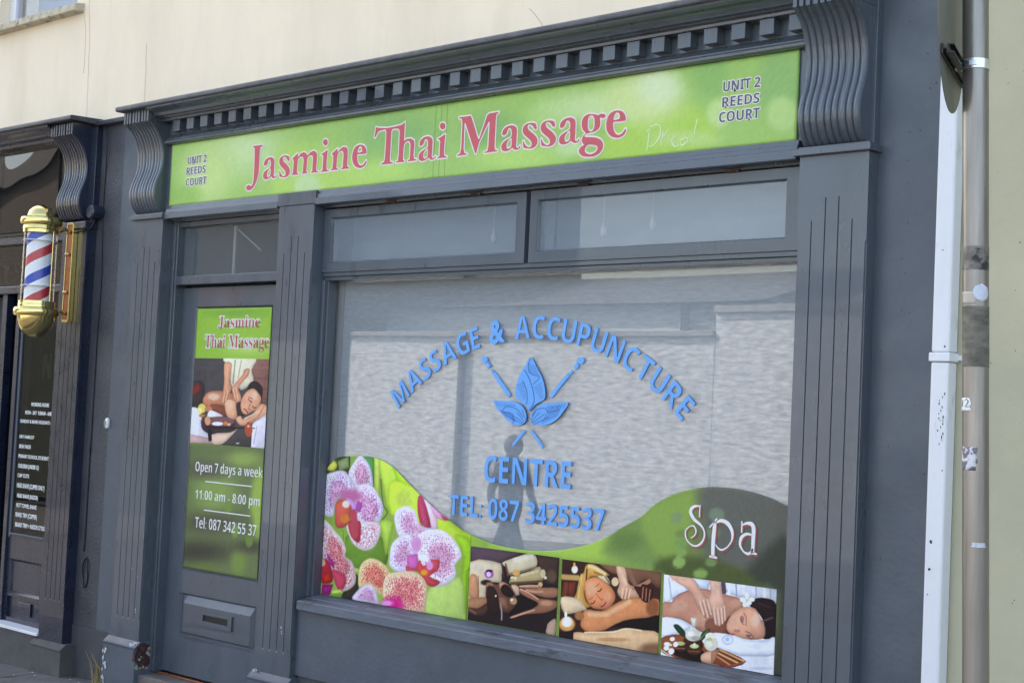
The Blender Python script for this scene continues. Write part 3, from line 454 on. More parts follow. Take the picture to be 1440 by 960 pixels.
'orch': [("P","4a5a34",12,[-6117,1517,-5890,1534,-5878,1388,-6108,1410]),("P","e0dc6a",5,[-6067,1483,-6014,1500,-5988,1478,-6010,1449,-6060,1450]),("P","9aa878",6,[-5986,1497,-5903,1529,-5892,1470,-5968,1451]),("P","5d9a58",8,[-5794,1548,-5705,1537,-5693,1382,-5731,1443]),("P","c6d86a",6,[-5705,1539,-5657,1528,-5647,1313,-5683,1346]),("P","b9d65a",9,[-5657,1528,-5508,1483,-5478,1255,-5570,1256,-5635,1413]),("L","5f8040",3,4.5,[-5646,1425,-5620,1306,-5584,1264,-5620,1225]),("P","a4c83e",17,[-5563,1524,-5362,1430,-5163,1263,-5349,1247,-5486,1369]),("P","bcd84e",25,[-5578,1412,-5451,1420,-5313,1364,-5101,1244,-4955,1206,-4951,1149,-5020,1105,-5236,1200,-5497,1244,-5567,1265]),("E","cfe468",49,[-5465,1340,-5388,1345,-5461,1293]),("P","9cc63c",23,[-5098,1193,-4970,1160,-4975,971,-4998,792,-5059,898,-5036,1091]),("P","b4cc74",31,[-5246,941,-5048,1001,-5002,841,-4998,792,-5291,793]),("P","86b32e",11,[-5014,1030,-4981,1058,-4972,795,-4999,804]),("P","6f8f3e",11,[-5885,1121,-5628,1144,-5571,1007,-5789,958,-5884,1016]),("P","a9c85a",8,[-5633,1215,-5541,1223,-5554,1128,-5580,1046,-5614,1145]),("P","8fbf5a",5,[-5950,1143,-5908,1147,-5903,1083,-5939,1098]),("P","443d36",5,[-5896,819,-5801,938,-5769,869,-5811,797,-5894,796]),("P","7fb04a",3,[-5987,813,-5904,827,-5894,791,-5985,790]),("P","c9d86a",3,[-5810,964,-5776,963,-5774,941,-5802,940]),("P","ece2f4",3,[-5821,1535,-5779,1526,-5735,1488,-5709,1435,-5705,1385,-5752,1360,-5841,1358,-5896,1433,-5872,1484]),("P","e0b4cc",40,[-5807,1495,-5784,1490,-5759,1468,-5745,1439,-5743,1412,-5769,1398,-5818,1397,-5848,1438,-5835,1467]),("K","a8386e",0.5,[-5821,1535,-5779,1526,-5735,1488,-5709,1435,-5705,1385,-5752,1360,-5841,1358,-5896,1433,-5872,1484]),("P","e6ddf2",3,[-6085,1402,-6017,1441,-5940,1453,-5896,1433,-5843,1381,-5859,1325,-5956,1309,-5989,1269,-5998,1213,-6055,1209,-6086,1234]),("P","e0b4cc",41,[-6035,1371,-5998,1393,-5955,1399,-5931,1388,-5902,1360,-5911,1329,-5964,1320,-5982,1298,-5987,1267,-6019,1265,-6036,1279]),("K","8a2f86",0.5,[-6085,1402,-6017,1441,-5940,1453,-5896,1433,-5843,1381,-5859,1325,-5956,1309,-5989,1269,-5998,1213,-6055,1209,-6086,1234]),("P","ebe4f6",3,[-5782,1394,-5706,1385,-5657,1348,-5619,1297,-5622,1243,-5645,1196,-5634,1135,-5718,1091,-5792,1166,-5833,1254,-5839,1335]),("P","e0b4cc",39,[-5751,1333,-5709,1328,-5682,1308,-5661,1280,-5663,1250,-5675,1224,-5669,1190,-5715,1166,-5756,1208,-5779,1256,-5782,1301]),("K","9a2c84",0.55,[-5782,1394,-5706,1385,-5657,1348,-5619,1297,-5622,1243,-5645,1196,-5634,1135,-5718,1091,-5792,1166,-5833,1254,-5839,1335]),("P","f1e6e2",3,[-5886,1181,-5781,1203,-5642,1206,-5634,1144,-5663,1087,-5715,1060,-5770,1059,-5834,1085,-5872,1132]),("K","b52a62",0.6,[-5886,1181,-5781,1203,-5642,1206,-5634,1144,-5663,1087,-5715,1060,-5770,1059,-5834,1085,-5872,1132]),("P","c8485a",6,[-5877,1195,-5788,1203,-5777,1149,-5786,1094,-5850,1120]),("E","cf7aa4",40,[-5866,1324,-5777,1331,-5863,1288]),("P","dca0e0",6,[-5900,1313,-5837,1299,-5799,1256,-5838,1235,-5869,1269]),("P","c060b0",5,[-5816,1305,-5774,1294,-5791,1248,-5827,1259]),("P","d4685a",9,[-5981,1284,-5935,1303,-5877,1287,-5857,1252,-5879,1181,-5930,1156,-5974,1164,-5985,1223]),("E","e88a4c",12,[-5906,1207,-5871,1209,-5904,1184]),("E","f4e6d2",3,[-5903,1281,-5874,1283,-5902,1262]),("L","cc5c68",8,25.7,[-5838,1235,-5824,1136]),("P","f0dcd6",3,[-6103,1177,-6046,1181,-5978,1136,-5918,1100,-5883,1048,-5891,1016,-5841,998,-5806,956,-5796,893,-5836,853,-5897,834,-5935,869,-6036,978,-6089,1010]),("P","e0a4a0",41,[-6025,1098,-5994,1101,-5957,1076,-5924,1056,-5905,1028,-5909,1010,-5881,1000,-5862,977,-5857,942,-5879,920,-5913,910,-5934,929,-5989,989,-6018,1007]),("K","b82a4e",0.65,[-6103,1177,-6046,1181,-5978,1136,-5918,1100,-5883,1048,-5891,1016,-5841,998,-5806,956,-5796,893,-5836,853,-5897,834,-5935,869,-6036,978,-6089,1010]),("K","a01f70",0.8,[-6084,1029,-6005,1028,-5957,968,-6028,970,-6083,983]),("P","c63a9a",5,[-6039,1015,-5972,975,-5969,939,-6006,963]),("P","b83a48",5,[-6088,945,-6037,987,-5990,941,-5978,874,-6048,857,-6092,870]),("P","e0483a",7,[-6059,902,-6010,916,-5986,882,-6041,857]),("P","cc5068",6,[-5983,937,-5912,927,-5867,899,-5897,837,-5933,842,-5965,884]),("E","e8c0a0",4,[-6064,964,-6042,966,-6062,945]),("P","e0cca4",4,[-6098,851,-6063,869,-6066,808,-6097,800]),("P","a8247c",5,[-6058,851,-5970,861,-5993,803,-6058,800]),("K","e8b0d8",0.4,[-6058,851,-5970,861,-5993,803,-6058,800]),("P","dfe87a",3,[-5978,828,-5905,843,-5896,825,-5976,812]),("P","f2d2dc",5,[-5367,1386,-5314,1370,-5243,1297,-5219,1221,-5264,1204,-5327,1291]),("P","c24a6a",6,[-5365,1360,-5326,1350,-5265,1217,-5331,1218,-5365,1288]),("K","f0c8cc",0.4,[-5362,1321,-5325,1323,-5265,1217,-5331,1218]),("P","eeb0d4",5,[-5273,1321,-5196,1288,-5134,1264,-5175,1257,-5241,1271]),("P","d8524e",5,[-5205,1281,-5130,1264,-5175,1257]),("P","f0e9f8",4,[-5523,1209,-5532,1255,-5500,1290,-5443,1307,-5384,1286,-5341,1218,-5236,1207,-5259,1134,-5401,1134,-5490,1152]),("P","e0b4cc",57,[-5472,1213,-5477,1238,-5459,1258,-5428,1267,-5396,1256,-5372,1218,-5314,1212,-5327,1172,-5405,1172,-5454,1182]),("K","b0488e",0.5,[-5523,1209,-5532,1255,-5500,1290,-5443,1307,-5384,1286,-5341,1218,-5236,1207,-5259,1134,-5401,1134,-5490,1152]),("P","ece6f8",4,[-5551,1053,-5536,1115,-5462,1164,-5394,1160,-5349,1073,-5362,993,-5477,975,-5547,1000]),("P","e0b4cc",57,[-5510,1059,-5501,1093,-5461,1120,-5423,1118,-5398,1070,-5406,1026,-5469,1016,-5507,1030]),("K","a03a90",0.45,[-5551,1053,-5536,1115,-5462,1164,-5394,1160,-5349,1073,-5362,993,-5477,975,-5547,1000]),("P","f4ecf4",4,[-5356,1170,-5227,1211,-5143,1196,-5077,1150,-5046,1102,-5071,1068,-5088,1047,-5076,1010,-5118,961,-5208,932,-5265,945,-5347,1047]),("P","e0b4cc",55,[-5270,1125,-5200,1147,-5154,1139,-5117,1114,-5100,1088,-5114,1069,-5123,1058,-5117,1037,-5140,1010,-5190,994,-5221,1002,-5266,1057]),("K","b03c78",0.5,[-5356,1170,-5227,1211,-5143,1196,-5077,1150,-5046,1102,-5071,1068,-5088,1047,-5076,1010,-5118,961,-5208,932,-5265,945,-5347,1047]),("E","e0a0d0",20,[-5362,1124,-5325,1127,-5360,1085]),("P","d070b4",11,[-5425,1065,-5350,1079,-5334,996,-5420,994]),("P","d6545c",6,[-5426,1013,-5363,1006,-5329,1062,-5308,1025,-5199,1068,-5204,1016,-5258,978,-5182,961,-5235,930,-5293,948,-5344,995,-5420,987]),("P","d85a62",6,[-5254,1063,-5198,1062,-5204,1010,-5259,1004]),("E","f2a83a",6,[-5298,993,-5274,996,-5297,980]),("E","f6f0fa",8,[-5306,1064,-5272,1067,-5305,1046]),("E","e8a0d8",8,[-5261,1030,-5238,1032,-5260,1010]),("P","f2dca8",3,[-5777,932,-5761,988,-5699,1023,-5631,1019,-5570,994,-5533,949,-5514,863,-5619,850,-5702,886,-5769,869]),("P","eaa088",39,[-5722,934,-5714,965,-5680,984,-5643,982,-5609,968,-5589,944,-5578,896,-5636,889,-5681,909,-5718,900]),("K","c0303c",0.7,[-5777,932,-5761,988,-5699,1023,-5631,1019,-5570,994,-5533,949,-5514,863,-5619,850,-5702,886,-5769,869]),("P","f4dcb4",4,[-5477,978,-5362,987,-5294,961,-5270,912,-5275,853,-5296,792,-5482,783,-5584,837,-5573,945]),("P","ecaa98",56,[-5442,940,-5379,945,-5341,931,-5328,904,-5331,872,-5342,838,-5445,833,-5501,863,-5494,922]),("K","c02c5c",0.7,[-5477,978,-5362,987,-5294,961,-5270,912,-5275,853,-5296,792,-5482,783,-5584,837,-5573,945]),("K","c81e70",0.95,[-5585,850,-5469,876,-5416,804,-5522,791,-5602,801]),("E","d8308a",41,[-5504,813,-5436,821,-5501,780]),("P","efe0f2",3,[-5818,803,-5768,860,-5702,891,-5654,878,-5628,841,-5615,798,-5709,800]),("P","e0b4cc",39,[-5764,819,-5737,851,-5701,867,-5674,860,-5660,840,-5652,816,-5704,817]),("K","a83c9a",0.5,[-5818,803,-5768,860,-5702,891,-5654,878,-5628,841,-5615,798,-5709,800]),("E","f0a0e0",16,[-5556,813,-5511,819,-5555,800])],
'wave': [(-6.079,1.446),(-6.036,1.485),(-5.987,1.518),(-5.892,1.53),(-5.755,1.536),(-5.646,1.522),(-5.547,1.484),(-5.465,1.433),(-5.347,1.363),(-5.24,1.305),(-5.136,1.258),(-5.022,1.213),(-4.851,1.175),(-4.709,1.165),(-4.569,1.168),(-4.435,1.183),(-4.323,1.208),(-4.238,1.234),(-4.139,1.279),(-4.085,1.313),(-3.982,1.368),(-3.912,1.425),(-3.844,1.463),(-3.753,1.498),(-3.64,1.521),(-3.529,1.525),(-3.421,1.516),(-3.313,1.493),(-3.244,1.467)],
'glyphs': {"J": [[-6693,3201,-6605,3199,-6602,3194,-6624,3186,-6628,3160,-6625,3091,-6627,3039,-6641,3000,-6663,2970,-6690,2954,-6718,2954,-6733,2966,-6729,2980,-6711,2986,-6696,2980,-6685,2977,-6674,2988,-6670,3014,-6669,3060,-6671,3141,-6674,3187,-6690,3195]],"a": [[-4432,3088,-4429,3104,-4414,3117,-4390,3124,-4365,3123,-4345,3112,-4339,3095,-4339,3070,-4339,3042,-4340,3023,-4334,3015,-4323,3014,-4317,3023,-4312,3018,-4319,3009,-4337,3005,-4352,3009,-4364,3018,-4377,3010,-4401,3004,-4423,3008,-4433,3020,-4433,3036,-4422,3049,-4401,3059,-4379,3066,-4371,3075,-4371,3091,-4375,3104,-4384,3111,-4394,3110,-4399,3101,-4403,3090,-4415,3082,-4427,3082],[-4371,3063,-4389,3056,-4400,3043,-4401,3026,-4394,3016,-4382,3017,-4370,3026]],"s": [[-4475,3092,-4485,3105,-4501,3115,-4514,3115,-4519,3107,-4512,3093,-4493,3080,-4470,3063,-4454,3043,-4455,3022,-4472,3007,-4500,3003,-4526,3008,-4539,3012,-4544,3042,-4539,3042,-4530,3026,-4510,3012,-4495,3012,-4488,3022,-4493,3037,-4513,3053,-4536,3070,-4548,3087,-4547,3106,-4533,3119,-4508,3124,-4486,3122,-4473,3118,-4468,3115,-4461,3093]],"e": [[-4121,3078,-4121,3058,-4116,3039,-4104,3024,-4089,3019,-4072,3023,-4058,3036,-4053,3042,-4048,3038,-4054,3022,-4071,3010,-4094,3006,-4120,3011,-4141,3023,-4157,3045,-4162,3071,-4157,3098,-4144,3117,-4121,3127,-4095,3127,-4071,3118,-4057,3101,-4053,3081,-4060,3078,-4089,3077],[-4120,3087,-4093,3089,-4087,3092,-4088,3105,-4094,3115,-4106,3119,-4115,3112,-4121,3099]],"i": [[-5221,3105,-5195,3114,-5171,3124,-5169,3119,-5171,3090,-5173,3052,-5171,3023,-5164,3016,-5150,3012,-5150,3008,-5221,3009,-5220,3013,-5205,3017,-5203,3026,-5203,3064,-5203,3093,-5211,3101,-5221,3101],[-5172,3163,-5173,3156,-5178,3150,-5186,3148,-5194,3149,-5202,3153,-5208,3159,-5211,3167,-5209,3174,-5204,3180,-5197,3182,-5188,3181,-5180,3177,-5174,3171]],"n": [[-6014,3099,-5970,3123,-5966,3120,-5966,3101,-5949,3118,-5925,3128,-5901,3125,-5887,3113,-5884,3086,-5886,3043,-5884,3024,-5867,3014,-5867,3010,-5932,3011,-5933,3015,-5919,3021,-5919,3045,-5918,3083,-5921,3100,-5932,3109,-5948,3106,-5964,3095,-5968,3071,-5970,3022,-5953,3015,-5955,3011,-6015,3012,-6016,3016,-6002,3021,-5999,3052,-5999,3084,-6005,3095,-6014,3096]],"m": [[-6340,3102,-6295,3126,-6291,3123,-6292,3103,-6267,3124,-6243,3128,-6222,3120,-6214,3105,-6189,3123,-6164,3129,-6142,3121,-6132,3107,-6132,3079,-6135,3035,-6129,3019,-6114,3014,-6116,3010,-6176,3011,-6176,3015,-6165,3021,-6165,3054,-6165,3087,-6168,3100,-6181,3106,-6198,3104,-6211,3094,-6213,3069,-6215,3022,-6202,3015,-6204,3012,-6253,3011,-6254,3015,-6244,3020,-6243,3049,-6242,3088,-6248,3101,-6261,3106,-6276,3103,-6291,3092,-6293,3064,-6293,3020,-6277,3014,-6277,3010,-6341,3011,-6341,3015,-6328,3019,-6326,3050,-6325,3084,-6330,3097,-6339,3097]],"g": [[-4167,3113,-4175,3101,-4187,3102,-4195,3106,-4199,3102,-4196,3083,-4199,3063,-4216,3049,-4243,3043,-4267,3042,-4278,3037,-4284,3032,-4278,3027,-4251,3024,-4218,3019,-4190,3007,-4176,2990,-4176,2967,-4193,2947,-4222,2936,-4260,2936,-4294,2944,-4312,2960,-4312,2974,-4299,2987,-4285,2992,-4297,3005,-4298,3019,-4290,3035,-4277,3044,-4291,3056,-4302,3075,-4303,3099,-4292,3119,-4269,3128,-4242,3126,-4220,3121,-4208,3117,-4200,3122,-4182,3121],[-4267,3109,-4269,3086,-4265,3060,-4253,3050,-4240,3051,-4230,3066,-4229,3094,-4235,3113,-4247,3121,-4259,3120],[-4272,2984,-4280,2971,-4274,2957,-4252,2948,-4226,2950,-4208,2962,-4206,2976,-4219,2985,-4249,2991,-4264,2990]],"M": [[-5082,3197,-5002,3196,-4991,3179,-4945,3079,-4938,3079,-4892,3188,-4878,3195,-4817,3196,-4818,3192,-4832,3186,-4835,3163,-4835,3032,-4831,3018,-4815,3014,-4815,3009,-4901,3008,-4901,3013,-4881,3017,-4876,3035,-4875,3153,-4882,3154,-4937,3065,-4955,3010,-4961,3012,-5036,3164,-5042,3165,-5040,3040,-5033,3021,-5013,3013,-5014,3010,-5082,3009,-5081,3014,-5063,3019,-5056,3042,-5056,3166,-5061,3186,-5081,3193]],"Th": [[-5677,3207,-5650,3201,-5598,3195,-5532,3196,-5482,3201,-5462,3212,-5462,3177,-5461,3117,-5440,3126,-5412,3125,-5389,3113,-5384,3090,-5388,3041,-5383,3021,-5365,3017,-5364,3011,-5428,3011,-5429,3016,-5415,3020,-5413,3043,-5413,3088,-5417,3105,-5431,3114,-5446,3112,-5460,3099,-5463,3067,-5463,3023,-5452,3016,-5453,3011,-5515,3012,-5515,3016,-5499,3021,-5496,3050,-5497,3165,-5502,3178,-5520,3185,-5553,3185,-5559,3171,-5559,3111,-5560,3036,-5556,3020,-5535,3015,-5536,3009,-5625,3011,-5625,3016,-5603,3022,-5597,3039,-5596,3114,-5596,3174,-5603,3188,-5634,3187,-5656,3183,-5670,3166,-5680,3153,-5686,3158,-5680,3182]]},
'inst': [("J",0,0),("a",-2152,0),("s",-1901,0),("m",0,0),("i",-878,0),("n",0,0),("e",-1687,0),("Th",0,0),("a",-917,0),("i",0,0),("M",0,0),("a",-357,0),("s",-111,0),("s",0,0),("a",0,0),("g",0,0),("e",0,0)],
'spa': [((10,12),[-3666,1445,-3668,1421,-3668,1394]),((10,22,30,34,30,22,16,16,20,16,12,14,12,8),[-3667,1440,-3692,1438,-3710,1426,-3713,1408,-3693,1382,-3663,1364,-3643,1342,-3640,1315,-3655,1287,-3683,1273,-3713,1282,-3733,1304,-3735,1334,-3714,1353]),((8,12,14,12,8),[-3714,1353,-3696,1355,-3683,1339,-3688,1318,-3708,1304]),((34,38,38,34),[-3588,1384,-3591,1347,-3594,1293,-3593,1239]),((14,14),[-3615,1356,-3579,1396]),((16,22,16),[-3611,1237,-3591,1237,-3571,1235]),((12,30,38,30,14,12),[-3585,1376,-3558,1389,-3525,1379,-3502,1348,-3503,1311,-3524,1282]),((12,16,14,10),[-3524,1282,-3548,1270,-3568,1275,-3581,1289]),((12,14,12),[-3457,1395,-3456,1371,-3456,1348]),((12,24,36,38,36,30),[-3455,1378,-3434,1388,-3410,1387,-3399,1370,-3399,1324,-3399,1271]),((14,24,30,22,14),[-3404,1343,-3432,1345,-3456,1328,-3461,1298,-3444,1273]),((14,22,24,14),[-3444,1273,-3424,1266,-3409,1272,-3398,1288]),((16,22,14),[-3408,1269,-3393,1270,-3379,1269])],
'leaf': [[-4655,2053,-4619,2010,-4580,1958,-4560,1906,-4559,1863,-4589,1847,-4612,1835,-4634,1817,-4653,1802,-4674,1827,-4715,1850,-4741,1873,-4740,1920,-4723,1967,-4693,2009],[-4881,1845,-4828,1847,-4755,1846,-4706,1832,-4677,1804,-4666,1769,-4685,1742,-4732,1735,-4773,1748,-4824,1784,-4858,1810],[-4415,1848,-4481,1849,-4558,1843,-4603,1824,-4633,1794,-4643,1764,-4622,1745,-4575,1739,-4521,1749,-4477,1773,-4445,1806]],
'vein': [(8,[-4692,1994,-4658,1951,-4631,1893,-4624,1846,-4651,1805]),(7,[-4701,1944,-4675,1904,-4666,1857,-4673,1833]),(6,[-4656,2050,-4670,2009,-4644,1974,-4596,1963,-4633,1928]),(6,[-4824,1793,-4802,1818,-4761,1819,-4720,1805,-4687,1774]),(5,[-4808,1794,-4755,1787,-4748,1743]),(5,[-4673,1751,-4728,1796]),(5,[-4677,1745,-4759,1784]),(5,[-4670,1763,-4697,1809]),(5,[-4685,1742,-4766,1766]),(6,[-4632,1782,-4602,1812,-4556,1819,-4525,1803,-4464,1817]),(5,[-4634,1753,-4586,1801]),(5,[-4630,1747,-4555,1793]),(5,[-4638,1762,-4610,1806]),(5,[-4618,1743,-4531,1780]),(4,[-4833,1802,-4790,1771]),(4,[-4821,1800,-4777,1767]),(4,[-4810,1798,-4764,1763]),(4,[-4798,1796,-4751,1760]),(4,[-4787,1794,-4738,1756]),(4,[-4776,1792,-4725,1752]),(4,[-4454,1837,-4485,1781]),(4,[-4466,1835,-4498,1776]),(4,[-4478,1833,-4512,1771]),(4,[-4490,1831,-4525,1766]),(4,[-4502,1829,-4539,1761]),(4,[-4514,1826,-4552,1756]),(4,[-4527,1824,-4566,1751]),(4,[-4864,1840,-4849,1816]),(4,[-4848,1838,-4832,1817]),(4,[-4831,1837,-4816,1818]),(4,[-4815,1836,-4800,1820]),(4,[-4799,1834,-4784,1821]),(4,[-4782,1833,-4768,1822]),(4,[-4766,1832,-4752,1823]),(4,[-4750,1830,-4736,1824]),(4,[-4432,1846,-4446,1823]),(4,[-4449,1844,-4462,1822]),(4,[-4465,1842,-4479,1822]),(4,[-4482,1840,-4496,1821]),(4,[-4498,1837,-4513,1821]),(4,[-4515,1835,-4529,1820]),(4,[-4532,1833,-4546,1820]),(4,[-4736,1920,-4689,1933]),(4,[-4728,1909,-4686,1921]),(4,[-4720,1899,-4684,1909]),(4,[-4712,1889,-4682,1897]),(4,[-4704,1878,-4679,1886]),(4,[-4696,1868,-4677,1874]),(4,[-4689,1857,-4675,1863]),(4,[-4628,1910,-4583,1935]),(4,[-4620,1901,-4580,1923]),(4,[-4611,1891,-4577,1912]),(4,[-4603,1881,-4574,1900]),(4,[-4594,1872,-4571,1888]),(4,[-4586,1862,-4568,1877]),(4,[-4670,2021,-4622,2010]),(4,[-4670,2011,-4617,2000]),(4,[-4669,2002,-4612,1991]),(4,[-4669,1993,-4607,1982]),(4,[-4668,1983,-4601,1973])],
'needle': [(46,[-4954,2039,-4952,2033]),(26,[-4938,2024,-4920,2003]),(16,[-4907,1991,-4894,1981]),(26,[-4889,1976,-4841,1929,-4779,1869]),(50,[-4354,2040,-4351,2037]),(28,[-4368,2024,-4389,2004]),(18,[-4399,1992,-4414,1979]),(24,[-4421,1977,-4471,1928,-4523,1872]),(18,[-4675,1713,-4746,1640]),(16,[-4632,1713,-4557,1640])],
'bgw': [("P","9cc840",289,[-6202,1669,-5122,1540,-4815,1191,-4377,1215,-4247,1118,-4352,791,-6110,553]),("P","b2da4e",63,[-4814,1185,-4176,1287,-4012,1203,-3838,1160,-4374,1152,-4812,1142]),("P","7fa04c",85,[-4173,1234,-3835,1461,-3757,1407,-3838,1160,-4089,1165]),("P","93b44a",69,[-3983,1374,-3762,1496,-3671,1502,-3733,1290,-3839,1190]),("E","6f8f42",49,[-4055,1260,-3969,1268,-4052,1218]),("P","6b6b60",111,[-3672,1532,-3478,1545,-3222,1491,-3206,752,-3288,739,-3272,1134,-3601,1185,-3663,1355]),("P","44483a",68,[-3394,1235,-3215,1337,-3206,752,-3305,764,-3271,1120,-3458,1128]),("P","55622f",47,[-3859,1203,-3603,1228,-3391,1172,-3439,1101,-3855,1122]),("E","98bd5c",10,[-3765,1197,-3732,1201,-3764,1174]),("E","8db253",10,[-3760,1240,-3727,1243,-3759,1222]),("E","84a850",10,[-3762,1278,-3729,1281,-3761,1260]),("E","7c9a4c",13,[-3760,1317,-3731,1320,-3759,1299]),("E","90b452",10,[-3654,1161,-3618,1165,-3653,1141]),("E","7f9070",16,[-3584,1412,-3545,1415,-3582,1385]),("E","7c8e62",16,[-3598,1337,-3563,1340,-3597,1311]),("E","8aa468",17,[-3786,1381,-3756,1383,-3785,1357]),("E","7c9a56",13,[-3603,1214,-3574,1217,-3602,1196]),("P","7f9a42",11,[-4437,1149,-4407,1149,-4412,799,-4424,797]),("P","73923c",10,[-3875,1156,-3837,1142,-3841,795,-3864,797])],
'bgs': [("E","cde8a0",263,[-6760,3188,-6473,3163,-6748,3060]),("E","c9e588",220,[-7116,3075,-6885,3058,-7100,2910]),("E","9fce62",79,[-7300,2964,-7159,2955,-7294,2906]),("P","b6de66",122,[-6520,2991,-6413,3177,-5937,3098,-5650,2946,-5917,2855,-6386,2866]),("E","c4e29a",44,[-6201,2942,-6089,2934,-6195,2877]),("E","8fc26c",177,[-5507,3151,-5201,3122,-5499,3043]),("E","b8e26c",72,[-5599,2979,-5390,2963,-5596,2928]),("E","8cbe6a",120,[-4864,3091,-4681,3074,-4857,2989]),("E","b7e06e",63,[-4720,2977,-4456,2955,-4716,2924]),("E","b4dc7a",61,[-4511,3156,-4382,3142,-4507,3096]),("E","c2e294",45,[-4373,2990,-4289,2983,-4371,2951]),("E","cae69a",95,[-4238,3159,-3997,3133,-4234,3095]),("P","b2dc58",72,[-4168,2994,-3978,3131,-3677,3099,-3596,2928,-4123,2912]),("E","d6ea94",119,[-3980,3163,-3770,3139,-3974,3057]),("E","dff0b8",103,[-3886,3207,-3773,3194,-3882,3127]),("E","94c868",66,[-3611,3226,-3525,3216,-3606,3124]),("E","c4e48a",39,[-3567,3058,-3510,3052,-3564,2999]),("E","94c46c",81,[-3280,3143,-3181,3131,-3273,2999]),("E","bade80",37,[-3258,3026,-3185,3018,-3255,2957]),("E","bfe07c",34,[-3743,2971,-3562,2954,-3742,2940])],
'bgd': [("P","9ed23e",11,[-7477,2462,-6380,2435,-6347,2040,-7433,2019]),("E","bbe468",73,[-6790,2092,-6585,2093,-6786,2052]),("E","86ba3a",53,[-6939,2286,-6678,2283,-6937,2262]),("P","74844e",11,[-7384,1530,-6305,1543,-6235,724,-7406,666]),("E","9cb657",62,[-6785,1467,-6644,1475,-6782,1428]),("E","93ad55",182,[-7046,1271,-6847,1285,-7033,1135]),("E","a9c850",71,[-6609,1223,-6522,1229,-6592,1030]),("E","6a6650",76,[-7125,1388,-6924,1399,-7121,1339]),("E","625c46",107,[-7029,1091,-6766,1112,-7023,1035]),("E","4e4a3a",108,[-7149,918,-6855,946,-7143,862]),("E","849c46",82,[-6778,895,-6708,902,-6772,824]),("E","55523f",61,[-6677,991,-6552,1002,-6675,960]),("E","74863e",64,[-7105,821,-6971,835,-7102,789]),("E","85a048",16,[-6904,1193,-6872,1195,-6901,1157]),("E","8ba84a",16,[-6827,1068,-6794,1071,-6823,1028]),("E","7c963f",15,[-6693,1021,-6661,1023,-6690,986])],
'text': [("unit","UNIT 2",-7.307,-7.12,3.147,0.043),("unit","REEDS",-7.312,-7.122,3.085,0.043),("unit","COURT",-7.312,-7.11,3.02,0.043),("unit","UNIT 2",-3.549,-3.365,3.146,0.042),("unit","REEDS",-3.551,-3.366,3.082,0.041),("unit","COURT",-3.564,-3.362,3.02,0.042),("door","Jasmine",-7.089,-6.7,2.204,0.064),("door","Thai Massage",-7.207,-6.57,2.088,0.073),("hours","Open 7 days a week",-7.232,-6.585,1.373,0.056),("hours","11:00 am - 8:00 pm",-7.217,-6.596,1.216,0.053),("hours","Tel: 087 342 55 37",-7.204,-6.614,1.051,0.062),("blue","CENTRE",-4.922,-4.38,1.461,0.124),("blue","TEL: 087 3425537",-5.146,-4.179,1.289,0.097),("barber","WORKING HOURS",-9.045,-8.821,1.693,0.023),("barber","MON - SAT  9:30AM - 6:00PM",-9.114,-8.744,1.638,0.023),("barber","SUNDAY & BANK HOLIDAYS : CLOSED",-9.171,-8.672,1.58,0.021),("barber","DRY HAIRCUT",-9.168,-8.981,1.478,0.02),("barber","SKIN FADE",-9.167,-9.018,1.412,0.023),("barber","PRIMARY SCHOOL STUDENTS",-9.166,-8.771,1.348,0.022),("barber","CHILDREN (UNDER 12)",-9.163,-8.901,1.282,0.025),("barber","CAP CUTS",-9.162,-9.017,1.22,0.023),("barber","HEAD SHAVE (CLIPPER ONLY)",-9.163,-8.814,1.152,0.028),("barber","HEAD SHAVE (RAZOR)",-9.154,-8.889,1.086,0.025),("barber","HOT TOWEL SHAVE",-9.156,-8.899,1.023,0.025),("barber","BEARD TRIM (CLIPPER)",-9.157,-8.885,0.96,0.027),("barber","BEARD TRIM + RAZOR STYLING",-9.154,-8.748,0.895,0.026)],
'graf': [[-3915,3044,-3923,3007,-3932,2933],[-3937,3019,-3895,3044,-3865,3033,-3866,2991,-3897,2957,-3924,2954],[-3848,3010,-3857,2948],[-3846,2989,-3822,3019],[-3782,2988,-3800,2969,-3786,2942,-3760,2945],[-3755,2965,-3723,2973,-3719,2957,-3747,2943,-3754,2960],[-3673,3046,-3686,2985],[-3685,2946,-3682,2940]],
'doorlines': [[-7.127,1.318,-6.691,1.322],[-7.125,1.156,-6.694,1.158]],
'cable': [[-8.334,3.518],[-8.256,3.463],[-8.232,3.35],[-8.253,3.167],[-8.258,2.993],[-8.248,2.795],[-8.229,2.509],[-8.234,2.264],[-8.237,2.117],[-8.235,1.471],[-8.237,1.41],[-8.236,0.97],[-8.239,0.817]]
}

# ================================================================ GROUND
def ground_z(x): return .05 + .04*(x+8.3)
def slope_box(mb, x0, x1, y0, y1, top, drop, h):
    za, zb = ground_z(x0)+top, ground_z(x1)+top
    v = [(x0,y0,za-drop*abs(y0)-h),(x1,y0,zb-drop*abs(y0)-h),(x1,y1,zb-drop*abs(y1)-h),(x0,y1,za-drop*abs(y1)-h),(x0,y0,za-drop*abs(y0)),(x1,y0,zb-drop*abs(y0)),(x1,y1,zb-drop*abs(y1)),(x0,y1,za-drop*abs(y1))]
    mb.add(v, [(0,3,2,1),(4,5,6,7),(0,1,5,4),(1,2,6,5),(2,3,7,6),(3,0,4,7)])
b = MB(); slope_box(b, -300, 300, -200, .3, -.36, 0, .3)
gro = tag(b.obj('ground', M['asphalt']), kind='structure')
b = MB(); slope_box(b, -60, 40, -9.5, -2.0, -.12, .02, .2)
road = tag(b.obj('road', M['asphalt']), kind='structure')
b = MB(); slope_box(b, -60, 40, -2.0, .068, -.012, .02, .2)
pav = tag(b.obj('pavement', M['concrete']), kind='structure')
y = .066; row = 0
